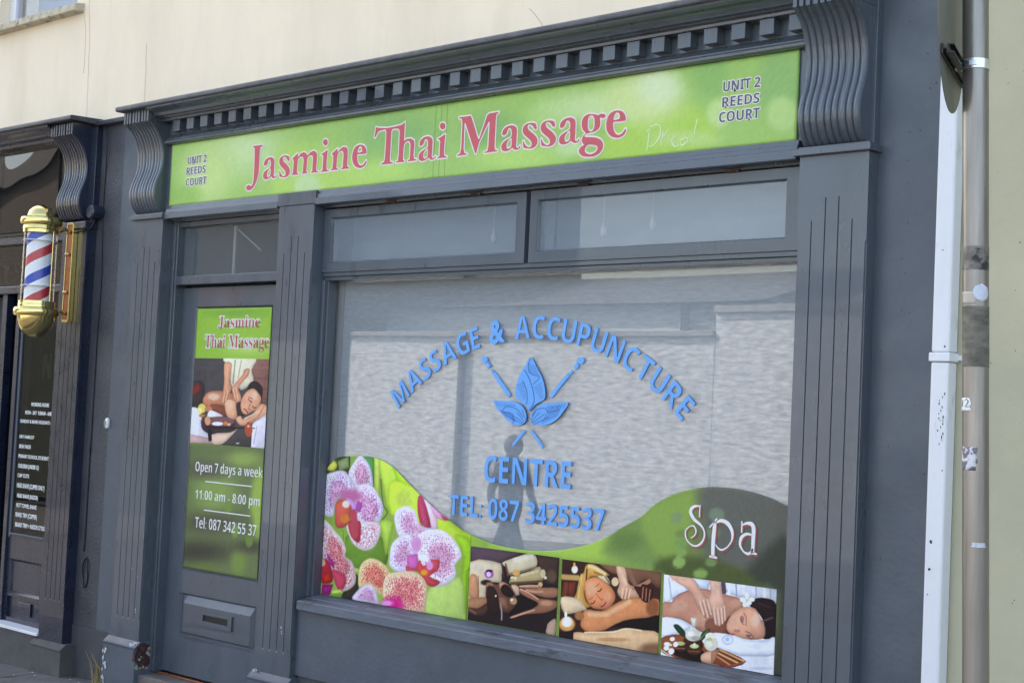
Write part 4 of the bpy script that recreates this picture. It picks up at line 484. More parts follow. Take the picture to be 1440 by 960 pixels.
while y > -1.8:
    dpt = (.42, .5, .46, .4)[row % 4]; x = -11.2 + .3*(row % 2)
    while x < 0:
        wd = random.uniform(.55, .85); b = MB(); slope_box(b, x+.004, x+wd-.004, max(y-dpt, -1.86)+.004, y-.004, random.uniform(-.002, .002), .02, .05)
        b.obj('paving_slab', M['paving'], pav, bevel=.006); x += wd
    y -= dpt; row += 1
b = MB(); slope_box(b, -60, 40, -2.0, -1.87, .003, .02, .3); b.obj('kerb', M['stone'], pav, bevel=.01)
b = MB(); slope_box(b, -60, 40, -15.9, -9.5, -.02, .01, .2)
tag(b.obj('far_pavement', M['concrete'], bevel=.01), kind='structure')

# ================================================================ TERRACE (cream upper wall, painted street wall)
WY = .07
tb = thing('terrace_building', (-6, .3, 0), 'cream rendered upper storey wall above the grey and navy shopfronts', 'building')
wx0, wx1, wz0, wz1 = -9.74, -8.72, 4.30, 5.9         # upper window opening
b = MB(); b.relief([-16, wx0, wx1, -2.60], [3.50, wz0, wz1, 6.6], lambda i, j: None if (i == 1 and j == 1) else WY, .40)
b.obj('upper_wall', M['cream'], tb)
part('street_wall', M['greywall'], tb, -8.055, -7.74, WY, .35, .362, 3.499, 0)
part('street_wall', M['greywall'], tb, -2.90, -2.56, WY, .35, -.3, 3.499, 0)
part('street_wall', M['navywall'], tb, -8.34, -8.056, WY+.001, .35, .362, 3.499, 0)
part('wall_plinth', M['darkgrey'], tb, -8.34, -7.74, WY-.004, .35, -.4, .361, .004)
MB().prism_x([(WY,3.47),(WY-.05,3.475),(WY-.055,3.50),(WY,3.515)], -8.33, -7.80).obj('lead_flashing', M['navywall'], tb, bevel=.003)
# window above
wn = MB()
for a in ((wx0,wx0+.075,wz0+.02,wz1),(wx1-.075,wx1,wz0+.02,wz1),(wx0+.075,wx1-.075,wz0+.02,wz0+.075),(wx0+.075,wx1-.075,wz1-.07,wz1)):
    wn.box(a[0],a[1],.145,.20,a[2],a[3])
wf = wn.obj('upper_window', M['white'], tb, bevel=.004)
part('pane', M['glass'], wf, wx0+.07, wx1-.07, .165, .170, wz0+.07, wz1-.06, 0)
part('pane_backing', mat('blue_sheet', (.10,.16,.30), .9, var=.1), wf, wx0, wx1, .36, .37, wz0, wz1, 0)  # plain dark blue sheet behind the upper pane
b = MB(); b.prism_x([(-.005,4.252),(.16,4.252),(.16,4.33),(.0,4.302)], -9.95, -8.628)
b.obj('window_sill', M['stone'], tb, bevel=.006)
for pts in ([(-8.58,4.55),(-8.575,4.32),(-8.545,4.1),(-8.53,3.8),(-8.52,3.54)], [(-8.63,4.25),(-8.60,4.15),(-8.587,4.0),(-8.59,3.85)], [(-7.885,3.95),(-7.872,3.75),(-7.87,3.52)], [(-4.70,3.68),(-4.62,3.60),(-4.60,3.53)]):
    b = MB(); b.tube([(x+random.uniform(-.002,.002), WY, z) for x, z in spline(pts, 5, False)], .0016, 4); b.obj('crack', M['crack'], tb)
# inside of the shop
rm = MB(); rm.box(-7.9,-2.7,3.4,3.5,0,3.4); rm.box(-7.99,-7.90,.36,3.5,0,3.4); rm.box(-2.7,-2.6,.36,3.5,0,3.4); rm.box(-7.9,-2.7,.36,3.4,3.2,3.3); rm.box(-7.9,-2.7,.36,3.4,-.1,.1)
rm.obj('shop_interior', M['room'], tb)
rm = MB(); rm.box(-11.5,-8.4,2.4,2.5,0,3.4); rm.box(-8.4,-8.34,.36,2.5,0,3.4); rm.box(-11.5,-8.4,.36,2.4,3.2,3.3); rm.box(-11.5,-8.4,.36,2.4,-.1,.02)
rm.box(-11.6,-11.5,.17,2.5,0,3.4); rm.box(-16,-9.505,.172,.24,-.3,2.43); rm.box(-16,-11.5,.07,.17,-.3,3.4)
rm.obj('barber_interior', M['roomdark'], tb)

part('rear_block', M['room'], tb, -16, 5, .405, 9, 3.52, 6.5, 0)  # unseen mass added to keep the sun out of the rooms
gb = thing('neighbour_building', (0, .3, 0), 'olive green rendered wall beyond the steel signpost on the right', 'building')
part('front_wall', M['green'], gb, -2.5595, 5, WY+.002, .4, -.4, 6.6, 0)

# ================================================================ GREY SHOPFRONT
sf = thing('massage_shopfront', (-5.3, .1, 0), 'grey painted timber shopfront with fluted pilasters, dentil cornice and green fascia', 'shopfront')
G = M['grey']
FL = [.062, .122, .180, .240]
def pilaster(root, x0, x1, top, m, foot, plinth_m, dx=.03, flz=.49):
    w = x1-x0; g = .0052; fx = [f*w/.303 for f in FL]
    xs = [x0, x0+.006] + sum([[x0+f-g/2, x0+f+g/2] for f in fx], []) + [x1-.006, x1]
    zs = [foot, flz, top-.343, top-.255, top-.166, top]
    def Y(i, j):
        if i in (0, len(xs)-2): return .006 if j == 1 else 0.
        if i % 2 == 0:
            k = i//2-1
            if j == 0: return 0.
            return .0055 if (j == 1 or j == 2 or (j == 3 and k in (1, 2))) else 0.
        return 0.
    p = MB().relief(xs, zs, Y, .16).obj('pilaster', m, root)
    fk = MB()
    for f in fx:
        c = x0+f; fk.add([(c-g/2,.006,flz+.012),(c+g/2,.006,flz+.012),(c+g/2,-.0008,flz-.003),(c-g/2,-.0008,flz-.003)], [(0,1,2,3)])
    fk.obj('flute_stop', M['flake_glint'], p)  # pale colour paints in the light caught by the groove ends
    return p
def plinth(root, x0, x1, z0, z1, m, y=-.032, dx=.018):
    b = MB(); b.prism_x([(y,z0),(.15,z0),(.15,z1+.028),(.002,z1+.028),(y+.004,z1+.001),(y-.004,z1-.004),(y-.004,z1-.012),(y,z1-.016)], x0-dx, x1+dx)
    return b.obj('plinth', m, root, bevel=.002)
for x0, x1 in ((-7.79, -7.49), (-6.40, -6.106), (-3.155, -2.852)):
    pilaster(sf, x0, x1, 2.84, G, .34, G)
    plinth(sf, x0, x1, -.3, .343, M['greywall'])
for x0, x1 in ((-7.79, -7.49), (-3.155, -2.852)):
    b = MB(); b.box(x0-.022, x1+.016, -.024, .075, 2.841, 2.866); b.box(x0-.005, x1+.004, -.008, .075, 2.866, 2.876)
    b.obj('capital', G, sf, bevel=.002)
# flaked paint on the left plinth
PL = [c for c in ()]
def blob(mb, cx, cz, r, y=None, x=None, n=11, sy=1.):
    pts = []
    for k in range(n):
        a = 2*math.pi*k/n; q = r*random.uniform(.6, 1.15); pts.append((q*math.cos(a), q*math.sin(a)*sy))
    if x is None: mb.add([(cx+p, y, cz+q) for p, q in pts], [tuple(range(n))])
    else: mb.add([(x, cx+p, cz+q) for p, q in pts], [tuple(range(n))])
b = MB(); n = 18; pts = []
for k in range(n):
    a = 2*math.pi*k/n; pts.append((.028+.062*math.cos(a)*random.uniform(.85,1.1), .292+.078*math.sin(a)*random.uniform(.8,1.1)))
b.add([(-7.4705, p, q) for p, q in pts], [tuple(range(n))]); b.add([(-7.4705-.0, -.0365, .26),( -7.49,-.0365,.262),(-7.487,-.0365,.31),(-7.4705,-.0365,.34)], [(0,1,2,3)])
b.obj('bare_patch', M['rust'], sf)
b = MB()
for cy_, cz_, r in ((.062,.33,.012),(.052,.305,.014),(.066,.295,.010),(.07,.325,.008),(.0,.27,.010),(.01,.285,.006),(-.02,.23,.012),(.03,.225,.009),(.075,.275,.006)): blob(b, cy_, cz_, r, x=-7.4695)
for k in range(4): blob(b, -.015+k*.022, .218+.004*random.random(), .009, x=-7.4692, sy=.6)
b.obj('paint_flake', M['bone'], sf)
b = MB()
for k in range(16): blob(b, -7.80+abs(random.gauss(.012,.012)), random.uniform(.10,.30), random.uniform(.003,.010), y=-.0367, sy=1.4)
for k in range(4): blob(b, -7.50+.01*random.random(), .352+.004*k, .008, y=-.034+.006*k)
blob(b, -7.52, .352, .014, y=-.0335)
b.obj('paint_flake', M['flake_glint'], sf)
b = MB()
for cx, cz, r in ((-6.195,.62,.006),(-6.19,.60,.004),(-6.188,.59,.004),(-7.60,.78,.004),(-7.535,.74,.004),(-7.54,.55,.006),(-7.54,.535,.004)): blob(b, cx, cz, r, y=-.0008)
for k in range(7): blob(b, -6.40+random.random()*.06, .366+random.random()*.012, .008, y=-.012)
b.obj('paint_flake', M['flake_glint'], sf)

# console brackets
ys = [(3.402,-.122),(3.385,-.100),(3.36,-.072),(3.32,-.044),(3.27,-.024),(3.215,-.014),(3.16,-.015),(3.11,-.027),(3.06,-.046),(3.01,-.059),(2.965,-.057),(2.92,-.040),(2.888,-.014),(2.876,.004)]
PROF = spline(ys, 4, False)
def rib_mesh(w):
    # reeded rib: rounded across, following the S profile
    cs = [(-.5,.010),(-.44,.004),(-.25,.0),(.25,.0),(.44,.004),(.5,.010)]
    v = []; f = []; n = len(cs)
    for i, (z, y) in enumerate(PROF):
        a = PROF[max(i-1,0)]; c = PROF[min(i+1,len(PROF)-1)]; t = Vector((c[1]-a[1], c[0]-a[0])).normalized(); nr = Vector((-t.y, t.x))
        if nr.x > 0: nr = -nr
        for u, d in cs: v.append((u*w, y - nr.x*d, z - nr.y*d))
    for i in range(len(PROF)-1):
        for k in range(n-1): f.append((i*n+k, i*n+k+1, (i+1)*n+k+1, (i+1)*n+k))
    mb = MB().add(v, f); me = mb.mesh('rib'); 
    for p in me.polygons: p.use_smooth = True
    return me
def bracket(root, x0, x1, m, zoff=0):
    body = [(y+.009, z) for z, y in PROF] + [(.072, PROF[-1][0]), (.072, PROF[0][0])]
    b = MB().prism_x(body, x0+.001, x1-.001)
    b.box(x0+.002, x1-.002, -.112, .072, 3.404, 3.474)
    br = b.obj('bracket', m, root)
    w = (x1-x0); pitch = (w-.016)/9; rme = rib_mesh(pitch-.0045); rme.materials.append(m)
    fme = MB().box(-(pitch-.011)/2, (pitch-.011)/2, -.124, -.10, 3.400, 3.473).mesh('fin'); fme.materials.append(m)
    for k in range(9):
        xc = x0 + pitch*(k+.5) + .0065*(k//3) + .0015
        link('rib', rme, None, br, off=(xc, 0, 0)); link('fin', fme, None, br, off=(xc, 0, 0))
    return br
bracket(sf, -7.782, -7.512, G); bracket(sf, -3.142, -2.868, G)
part('bracket_backing', G, sf, -7.79, -7.49, .03, .072, 2.867, 3.47)
part('bracket_backing', G, sf, -3.155, -2.852, .03, .072, 2.867, 3.47)
# cornice
SLAB = [(-.160,3.474),(-.166,3.480),(-.166,3.496),(-.160,3.503),(.068,3.512),(.068,3.474)]
MB().prism_x(SLAB, -7.81, -2.835).obj('cornice_slab', mat('lead_grey_cornice', (.075,.08,.09), .5, var=.25, vscale=6, bump=.7, bscale=40, dirt=(.15,.155,.16), dscale=8, damt=.7), sf, bevel=.003)
CY = [(-.150,3.4735),(-.146,3.464),(-.132,3.457),(-.112,3.452),(-.098,3.445),(-.090,3.434),(-.088,3.430),(-.060,3.430),(-.056,3.424),(-.036,3.420),(-.034,3.409),(.068,3.409),(.068,3.4735)]
MB().prism_x(CY, -7.511, -3.143).obj('cornice_moulding', G, sf)
part('frieze', G, sf, -7.511, -3.143, .031, .068, 3.31, 3.408, 0)
dm = MB().box(0, .068, -.022, .031, 3.343, 3.4085).mesh('dentil'); dm.materials.append(G)
for k in range(32):
    x = -3.217 - k*.13543
    if x < -7.511: 
        d = MB().box(-7.511, x+.068, -.022, .031, 3.343, 3.4085).mesh('dentil'); link('dentil', d, G, sf, bevel=.002)
    else: link('dentil', dm, None, sf, off=(x+random.uniform(-.002,.002), random.uniform(-.002,.001), 0), bevel=.002)
MB().prism_x([(.031,3.338),(.004,3.309),(.004,3.304),(-.006,3.301),(-.012,3.293),(-.010,3.283),(.0,3.277),(.03,3.275)], -7.511, -3.143).obj('fascia_moulding', G, sf)
part('fascia_backing', G, sf, -7.511, -3.143, .034, .068, 2.905, 3.31, 0)
LEDGE = [(.034,2.9115),(.012,2.9115),(.010,2.893),(.004,2.890),(.002,2.873),(-.006,2.869),(-.008,2.836),(.0,2.832),(.068,2.832),(.068,2.9115)]
for x0, x1, ma, mbb in ((-7.474, -6.412, 0, 0), (-6.094, -3.172, 0, 0)):
    MB().prism_x(LEDGE, x0, x1).obj('ledge_moulding', G, sf)
part('pilaster_block', G, sf, -6.411, -6.095, -.006, .068, 2.842, 2.9112)
part('lintel', G, sf, -7.49, -2.86, .069, .30, 2.825, 3.48, 0)

# door and its frame
DX0, DX1 = -7.46, -6.46
b = MB(); b.box(-7.4895, -7.445, .08, .20, .2, 2.824); b.box(-6.475, -6.4005, .08, .20, .2, 2.824); b.box(-7.445, -6.475, .08, .20, 2.452, 2.503); b.box(-7.445,-6.475,.09,.2,2.795,2.824)
b.obj('door_frame', G, sf, bevel=.003)
b = MB(); b.box(-7.4897, -7.462, .072, .0798, .2, 2.824); b.obj('frame_bead', G, sf, bevel=.003)
part('transom_pane', M['doortransom'], sf, -7.445, -6.475, .125, .13, 2.503, 2.795, 0)
gx0, gx1, gz0, gz1 = -7.313, -6.590, .803, 2.327
px0, px1, pz0, pz1 = -7.319, -6.600, .407, .670
b = MB()
xs = sorted({DX0, px0, gx0, gx1, px1, DX1}); xs = [DX0, px0, gx0, gx1+.0, DX1]
xs = [DX0, gx0, gx1, DX1]; zs = [.205, pz0, pz1, gz0, gz1, 2.438]
def YD(i, j):
    if i == 1 and j == 3: return None
    if i == 1 and j == 1: return .158
    return .14
door = MB().relief(xs, zs, YD, .185).obj('door', G, sf)
# mouldings round glass and panel
def frame_mould(x0, x1, z0, z1, yf, yb, w, name, m, par):
    mb = MB()
    o = [(x0,z0),(x1,z0),(x1,z1),(x0,z1)]; i_ = [(x0+w,z0+w),(x1-w,z0+w),(x1-w,z1-w),(x0+w,z1-w)]
    v = [(x,yf,z) for x, z in o] + [(x,yb,z) for x, z in i_] + [(x,yb+.004,z) for x, z in o]
    f = [(k,(k+1)%4,4+(k+1)%4,4+k) for k in range(4)]
    mb.add(v, f); return mb.obj(name, m, par)
frame_mould(gx0-.001, gx1+.001, gz0-.001, gz1+.001, .1395, .155, .012, 'glazing_bead', G, door)
frame_mould(gx0-.001, gx1+.001, pz0-.001, pz1+.001, .1395, .157, .014, 'panel_mould', G, door)
b = MB(); fx0, fx1, fz0, fz1 = gx0+.03, gx1-.03, pz0+.03, pz1-.012
b.add([(fx0,.1575,fz0),(fx1,.1575,fz0),(fx1,.1575,fz1),(fx0,.1575,fz1),(fx0+.02,.140,fz0+.012),(fx1-.02,.140,fz0+.012),(fx1-.02,.140,fz1-.045),(fx0+.02,.140,fz1-.045)], [(0,1,5,4),(1,2,6,5),(2,3,7,6),(3,0,4,7),(4,5,6,7)])
b.obj('raised_panel', G, door)
b = MB(); b.relief([-7.092,-7.061,-6.829,-6.793], [.508,.536,.571,.590], lambda i, j: .1395 if (i==1 and j==1) else .130, .141)
lb = b.obj('letter_plate', G, door, bevel=.002)
part('letter_slot', M['black'], lb, -7.060, -6.830, .1375, .139, .537, .570, 0)
part('door_pane', M['glass'], door, gx0+.002, gx1-.002, .150, .155, gz0, gz1, 0)
part('threshold', M['step'], sf, -7.4895, -6.4005, .0, .25, -.3, .185, .008)
part('threshold_bar', M['copper'], sf, -7.455, -6.465, .115, .139, .186, .196, .002)

# shop window
def sash(x0, x1, z0, z1, gx0, gx1, gz0, gz1, name):
    b = MB(); b.relief([x0,gx0,gx1,x1], [z0,gz0,gz1,z1], lambda i, j: None if (i==1 and j==1) else .07, .13)
    s_ = b.obj(name, G, sf, bevel=.003)
    frame_mould(gx0-.001, gx1+.001, gz0-.001, gz1+.001, .071, .086, .008, 'glazing_bead', G, s_)
    part('pane', M['transom'], s_, gx0+.001, gx1-.001, .088, .092, gz0+.001, gz1-.001, 0)
    return s_
sash(-6.104, -4.662, 2.484, 2.815, -6.052, -4.720, 2.533, 2.772, 'top_window')
sash(-4.635, -3.157, 2.484, 2.817, -4.590, -3.256, 2.534, 2.774, 'top_window')
part('mullion', G, sf, -4.66, -4.637, .10, .16, 2.484, 2.82, 0)
for x in (-5.62, -5.02, -4.35, -3.55): part('hinge', M['rust'], sf, x, x+.07, .058, .0695, 2.817, 2.829, .001)
part('window_head', G, sf, -6.104, -3.157, .078, .155, 2.462, 2.4835)
part('window_head', G, sf, -6.104, -3.157, .090, .155, 2.442, 2.4615)
part('window_jamb', G, sf, -6.105, -6.084, .075, .155, .79, 2.4415)
part('window_jamb', G, sf, -6.0835, -6.070, .095, .155, .79, 2.4415)
part('shop_pane', M['glass'], sf, -6.07, -3.157, .150, .156, .795, 2.441, 0)
b = MB(); b.prism_x([(-.002,.729),(.03,.729),(.03,.722),(.156,.722),(.156,.800),(.150,.798),(.06,.789),(.055,.783),(.004,.776),(-.002,.771)], -6.078, -3.1555)
b.obj('window_sill', M['sill'], sf, bevel=.002)
part('stall_riser', M['greywall'], sf, -6.1055, -3.1555, .032, .155, .386, .7215, 0)
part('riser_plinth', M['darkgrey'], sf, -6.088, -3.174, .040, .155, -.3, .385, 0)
part('side_post', G, sf, -7.80, -7.7905, .02, .07, .35, 2.84, 0)

# ================================================================ SIGN
sg = thing('shop_sign', (-5.33, .03, 2.91), 'long green fascia sign reading Jasmine Thai Massage above the shop window', 'shop sign')
SX0, SX1, SZ0, SZ1 = -7.474, -3.192, 2.913, 3.2745
xs = np.linspace(SX0, SX1, 300)
grid_print('panel', xs, lambda x: SZ0, lambda x: SZ1, 26, .022, 'a4d068', DATA['bgs'], M['signprint'], sg, .009)
for x in (-5.245, -5.205, -5.165): part('panel_joint', M['signgreen'], sg, x-.0012, x+.0012, .0213, .0225, SZ0+.001, SZ1-.001, 0)
for i, (k, dx, dz) in enumerate(DATA['inst']):
    L = [pairs(l) for l in DATA['glyphs'][k]]
    L = [[(x+dx/1000, z) for x, z in spline(l, 2)] if k not in ('M', 'Th', 'J', 'i', 'n', 'm') or len(l) < 16 else [(x+dx/1000, z) for x, z in l] for l in L]
    o = link('letter', curve_mesh(L, -.0006, .0195, .001), M['red'], sg)
    link('letter_outline', halo_mesh(L, .0068, .0202), M['rim'], o)
for body, x0, x1, z, cap in [t[1:] for t in DATA['text'] if t[0] == 'unit']:
    place_text(body, 'bold', x0+.002, x1-.002, z, cap, .0195, 'address_lettering', M['slate'], sg, offset=-.012, thick=.001)
    place_text(body, 'bold', x0+.002, x1-.002, z, cap, .0208, 'lettering_outline', M['rim'], sg, offset=.065, thick=.001)
M['scr'] = mat('scratch', s2l('e6f4cc'), .6)
for g in DATA['graf']:
    b = MB(); stroke_mesh(b, pairs(g), [.004, .003, .0045, .003], .0205, .0215); b.obj('graffiti_stroke', M['scr'], sg)

# ================================================================ WINDOW PRINTS
wave = DATA['wave']; wvx = [p[0] for p in wave]; wvz = [p[1] for p in wave]
def wavez(x): return float(np.interp(x, wvx, wvz))
wsm = spline([(x, z) for x, z in wave], 5, False); wvx = [p[0] for p in wsm]; wvz = [p[1] for p in wsm]
wp = thing('window_poster', (-4.7, .148, .8), 'green printed window poster with orchids, three massage photos and the word Spa', 'window poster')
POX = -4.99; GZ = .800
grid_print('background_print', np.linspace(POX, -3.165, 240), lambda x: GZ, lambda x: wavez(min(x, -3.244)) - max(0, x+3.244)*.4, 70, .1475, '7d9246', DATA['bgw'], M['print'], wp)
grid_print('orchid_print', np.arange(-6.068, POX+.001, .0033), lambda x: GZ, wavez, 210, .1475, '9cb85a', DATA['orch'], M['print'], wp, model=14., tex=.08, minb=10.)
for key in ('p1', 'p2', 'p3'):
    d = DATA[key]; r = d['rect']; x0 = (r[0]+r[6])/2; x1 = (r[2]+r[4])/2; z1 = (r[1]+r[3])/2; z0 = max((r[5]+r[7])/2, GZ)
    grid_print('photo_print', np.linspace(x0, x1, int((x1-x0)/.0027)), lambda x: z0, lambda x: z1, int((z1-z0)/.0024), .1455, d['bg'], d['s'], M['print'], wp, model=9., tex=.10)
b = MB(); b2 = MB()
for ws, p in DATA['spa']:
    q = pairs(p); w = [v*.00047 for v in ws]; stroke_mesh(b, q, w, .1440, .1448); stroke_mesh(b2, [(x+.006, z-.007) for x, z in q], w, .1450, .1462)
b.obj('spa_lettering', M['printwhite'], wp); b2.obj('lettering_shadow', M['spared'], wp)

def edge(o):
    # shade on the sides of the letters is put in as a darker blue
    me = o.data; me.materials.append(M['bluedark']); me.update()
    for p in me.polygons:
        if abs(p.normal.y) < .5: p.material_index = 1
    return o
wl = thing('window_lettering', (-4.66, .146, 1.2), 'raised blue letters arching over a blue leaf emblem on the shop window', 'lettering')
YB = .1470
cx, cz, rad, cap = -4.6585, .8744, 1.2654, .106
body = 'MASSAGE & ACCUPUNCTURE'; ms = []; tot = 0
for ch in body:
    if ch == ' ': ms.append((None, .030)); tot += .030+.014; continue
    me = text_mesh(ch, 'bold' if ch != '&' else 'sans', -.008 if ch != '&' else .03, .01); a = verts(me)
    s_ = cap/CAP['bold' if ch != '&' else 'sans']; a[:, :2] *= s_; a[:, 0] *= .86; w_ = a[:, 0].max()-a[:, 0].min(); a[:, 0] -= (a[:, 0].min()+a[:, 0].max())/2
    ms.append(((me, a), w_)); tot += w_+.014
A0, A1 = R(133.9), R(46.2); arc = rad*(A0-A1); kk = arc/(tot-.014); pos = 0
for it, w_ in ms:
    if it is not None:
        me, a = it; ang = A0-(pos+w_/2)*kk/rad
        ux, uz = math.cos(ang), math.sin(ang); tx, tz = uz, -ux
        o = np.empty_like(a); o[:, 0] = cx+ux*rad+tx*a[:, 0]*min(kk,1.1)+ux*a[:, 1]; o[:, 2] = cz+uz*rad+tz*a[:, 0]*min(kk,1.1)+uz*a[:, 1]; o[:, 1] = YB-a[:, 2]*.22
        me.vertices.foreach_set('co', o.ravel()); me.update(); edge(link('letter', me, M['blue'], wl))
    pos += w_+.014
for t in [t for t in DATA['text'] if t[0] == 'blue']:
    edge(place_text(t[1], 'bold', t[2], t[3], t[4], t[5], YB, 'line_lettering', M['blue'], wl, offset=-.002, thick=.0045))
for l in DATA['leaf']:
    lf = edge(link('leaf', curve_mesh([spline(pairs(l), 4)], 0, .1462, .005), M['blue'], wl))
b = MB()
for w, p in DATA['vein']: stroke_mesh(b, pairs(p), [w*.00062]*3, .1428, .1436)
b.obj('leaf_vein', M['bluedark'], wl)
for w, p in DATA['needle']:
    b = MB()
    if w >= 40: b.poly([(pairs(p)[0][0]+.021*math.cos(k*math.pi/8), pairs(p)[0][1]+.016*math.sin(k*math.pi/8)) for k in range(16)], .1438, .149)
    else: stroke_mesh(b, pairs(p), [w*.00075]*3, .1438, .149)
    b.obj('needle', M['blue'], wl)

bl = tag(part('window_blind', M['blind'], None, -6.03, -3.10, .176, .180, .70, 2.46, 0), 'light grey translucent sheet hanging just behind the shop window glass', 'blind')
b = MB(); b.box(-6.09,-6.032,.175,.19,.70,2.46); tag(b.obj('window_reveal_board', M['room']), 'narrow grey board at the left edge of the shop window, behind the glass', 'board')

# backing film behind the top windows and pendant lamps between
for i, (x0, x1, lab) in enumerate(((-6.1,-4.66,'pale dusty sheet behind the left top window'), (-4.64,-3.12,'pale dusty sheet behind the right top window'))):
    tag(part('backing_sheet', M['film'], None, x0, x1, .27, .274, 2.478, 2.83, 0), lab, 'sheet')
for X, Zb, lab in ((-4.985, 2.60, 'small clear lamp hanging behind the left top window'), (-4.30, 2.60, 'small clear lamp hanging left behind the right top window'), (-4.02, 2.62, 'small clear lamp hanging nearer the middle of the right top window')):
    t = thing('pendant_lamp', (X, .20, Zb), lab, 'lamp', 'lamps behind the top windows')
    MB().lathe([(.0,-.0),(.009,.004),(.015,.02),(.014,.035),(.007,.055),(.007,.075)], X, .20, 16, Zb).obj('bulb', M['bulb'], t, smooth='all')
    MB().tube([(X,.20,Zb+.07),(X,.20,2.825)], .003, 6).obj('flex', M['whitepaint'], t)
t = thing('pale_tubes', (-6.95, .9, 2.6), 'two pale tubes seen through the pane above the door', 'light')  # pair of pale tubes behind the door transom
TX = -7.035; DA = (-7.015,.19,2.775); DB = (-6.79,.19,2.643)
MB().tube([(TX,.19,2.49),(TX,.19,2.822)], .010, 8).obj('tube', M['paletube'], t); MB().tube([DA,DB], .005, 8).obj('tube', M['paletube'], t)

# ================================================================ DOOR POSTER
dp = thing('door_poster', (-6.95, .143, .8), 'tall green door poster with a massage photo and opening hours', 'door poster')
X0, X1 = gx0+.013, gx1-.013
grid_print('background_print', np.linspace(X0, X1, 60), lambda x: gz0+.012, lambda x: gz1-.012, 130, .1445, 'a6d848', DATA['bgd'], M['print'], dp)
d = DATA['p0']; grid_print('photo_print', np.linspace(X0, X1, 230), lambda x: 1.535, lambda x: 2.027, 190, .1432, d['bg'], d['s'], M['print'], dp, model=9., tex=.10)
for t in DATA['text']:
    if t[0] == 'door':
        x1 = t[3] if t[1] == 'Jasmine' else -6.612
        place_text(t[1], 'serif', t[2], x1, t[4], t[5], .1425, 'title_lettering', M['doortext'], dp, offset=-.012, thick=.0008)
        place_text(t[1], 'serif', t[2], x1, t[4], t[5], .1436, 'lettering_outline', M['rim'], dp, offset=.055, thick=.0008)
    if t[0] == 'hours':
        place_text(t[1], 'bold', t[2], t[3]-.018, t[4], t[5], .1430, 'hours_lettering', M['printwhite'], dp, offset=-.014, thick=.0008)
b = MB()
for q in DATA['doorlines']: b.box(q[0], q[2], .1426, .1434, (q[1]+q[3])/2-.003, (q[1]+q[3])/2+.003)
b.obj('divider_line', M['printwhite'], dp)

# ================================================================ BARBER SHOPFRONT
N = M['navy']
bs = thing('barber_shopfront', (-9.6, .1, 0), 'navy gloss barber shopfront with one fluted pilaster and bracket at the left edge', 'shopfront')
pilaster(bs, -8.60, -8.32, 2.82, M['navy'], .22, N, flz=.497)
plinth(bs, -8.60, -8.32, -.3, .215, M['concrete'], dx=.045)
b = MB(); b.box(-8.625, -8.305, -.024, .075, 2.821, 2.864); b.obj('capital', N, bs, bevel=.003)
bracket(bs, -8.612, -8.345, N)
part('bracket_backing', N, bs, -8.62, -8.315, .03, .072, 2.865, 3.47)
MB().prism_x([(y, z+.008) for y, z in SLAB], -16, -8.312).obj('cornice_slab', M['navywall'], bs, bevel=.003)
MB().prism_x([(-.150,3.4805),(-.146,3.466),(-.128,3.458),(-.112,3.452),(-.088,3.440),(-.085,3.425),(-.04,3.42),(-.03,3.405),(.068,3.405),(.068,3.4805)], -16, -8.613).obj('cornice_moulding', N, bs)
for x0, x1 in ((-10.2, -9.505), (-9.50, -8.775)):
    part('fascia_glass', M['fascia'], bs, x0, x1, .045, .052, 2.85, 3.405, 0)
part('fascia_backing', M['black'], bs, -16, -8.62, .06, .068, 2.83, 3.42, 0)
for z0, z1 in ((2.775, 2.845), (2.44, 2.49)): part('transom_bar', N, bs, -11.5, -8.601, .075, .16, z0, z1, .004)
part('transom_glass', M['fascia'], bs, -11.5, -8.75, .12, .125, 2.49, 2.775, 0)
part('brick_reflection_sheet', mat('brick_reflection_red', (.06,.015,.013), .8), bs, -11.5, -8.61, .16, .165, 2.49, 2.775, 0)  # dark red sheet paints the mirrored brick into the pane
part('window_post', N, bs, -9.27, -9.225, .08, .17, .2, 2.44, .004)
part('window_post', mat('pale_navy', (.10,.115,.135), .35, var=.2), bs, -9.2245, -9.20, .095, .17, .82, 2.44, .003)  # this post is a paler navy
part('window_post', N, bs, -8.755, -8.601, .085, .17, .2, 2.44, .004)
part('window_pane', M['shopglass'], bs, -9.20, -8.755, .105, .110, .84, 2.44, 0)
b = MB(); b.relief([-9.2255, -9.195, -8.79, -8.756], [.25, .30, .437, .455, .681, .835], lambda i, j: .118 if (i == 1 and j in (1, 3)) else .10, .17)
bp = b.obj('panelled_riser', N, bs)
frame_mould(-9.196, -8.789, .454, .682, .0995, .117, .016, 'panel_mould', mat('navy_moulding', (.03,.036,.052), .25), bp)
part('window_sill', mat('navy_sill', (.06,.068,.085), .3), bs, -9.2, -8.755, .085, .12, .8355, .852, .003)
part('vent_panel', N, bp, -9.07, -8.90, .105, .117, .325, .41, .003)
part('sill_strip', M['whitepaint'], bs, -11, -8.603, -.012, .10, .252, .272, .004)
part('riser_plinth', M['concrete'], bs, -11, -8.646, .0, .16, -.3, .2515, .004)
part('door_jamb', N, bs, -9.50, -9.44, .10, .16, .28, 2.44, .004)
MB().tube(spline([(-9.46,.08,1.50),(-9.43,.05,1.53),(-9.425,.045,1.6),(-9.43,.05,1.67),(-9.46,.08,1.70)], 4, False), .009, 8).obj('door_handle', M['chrome'], bs, smooth='all')
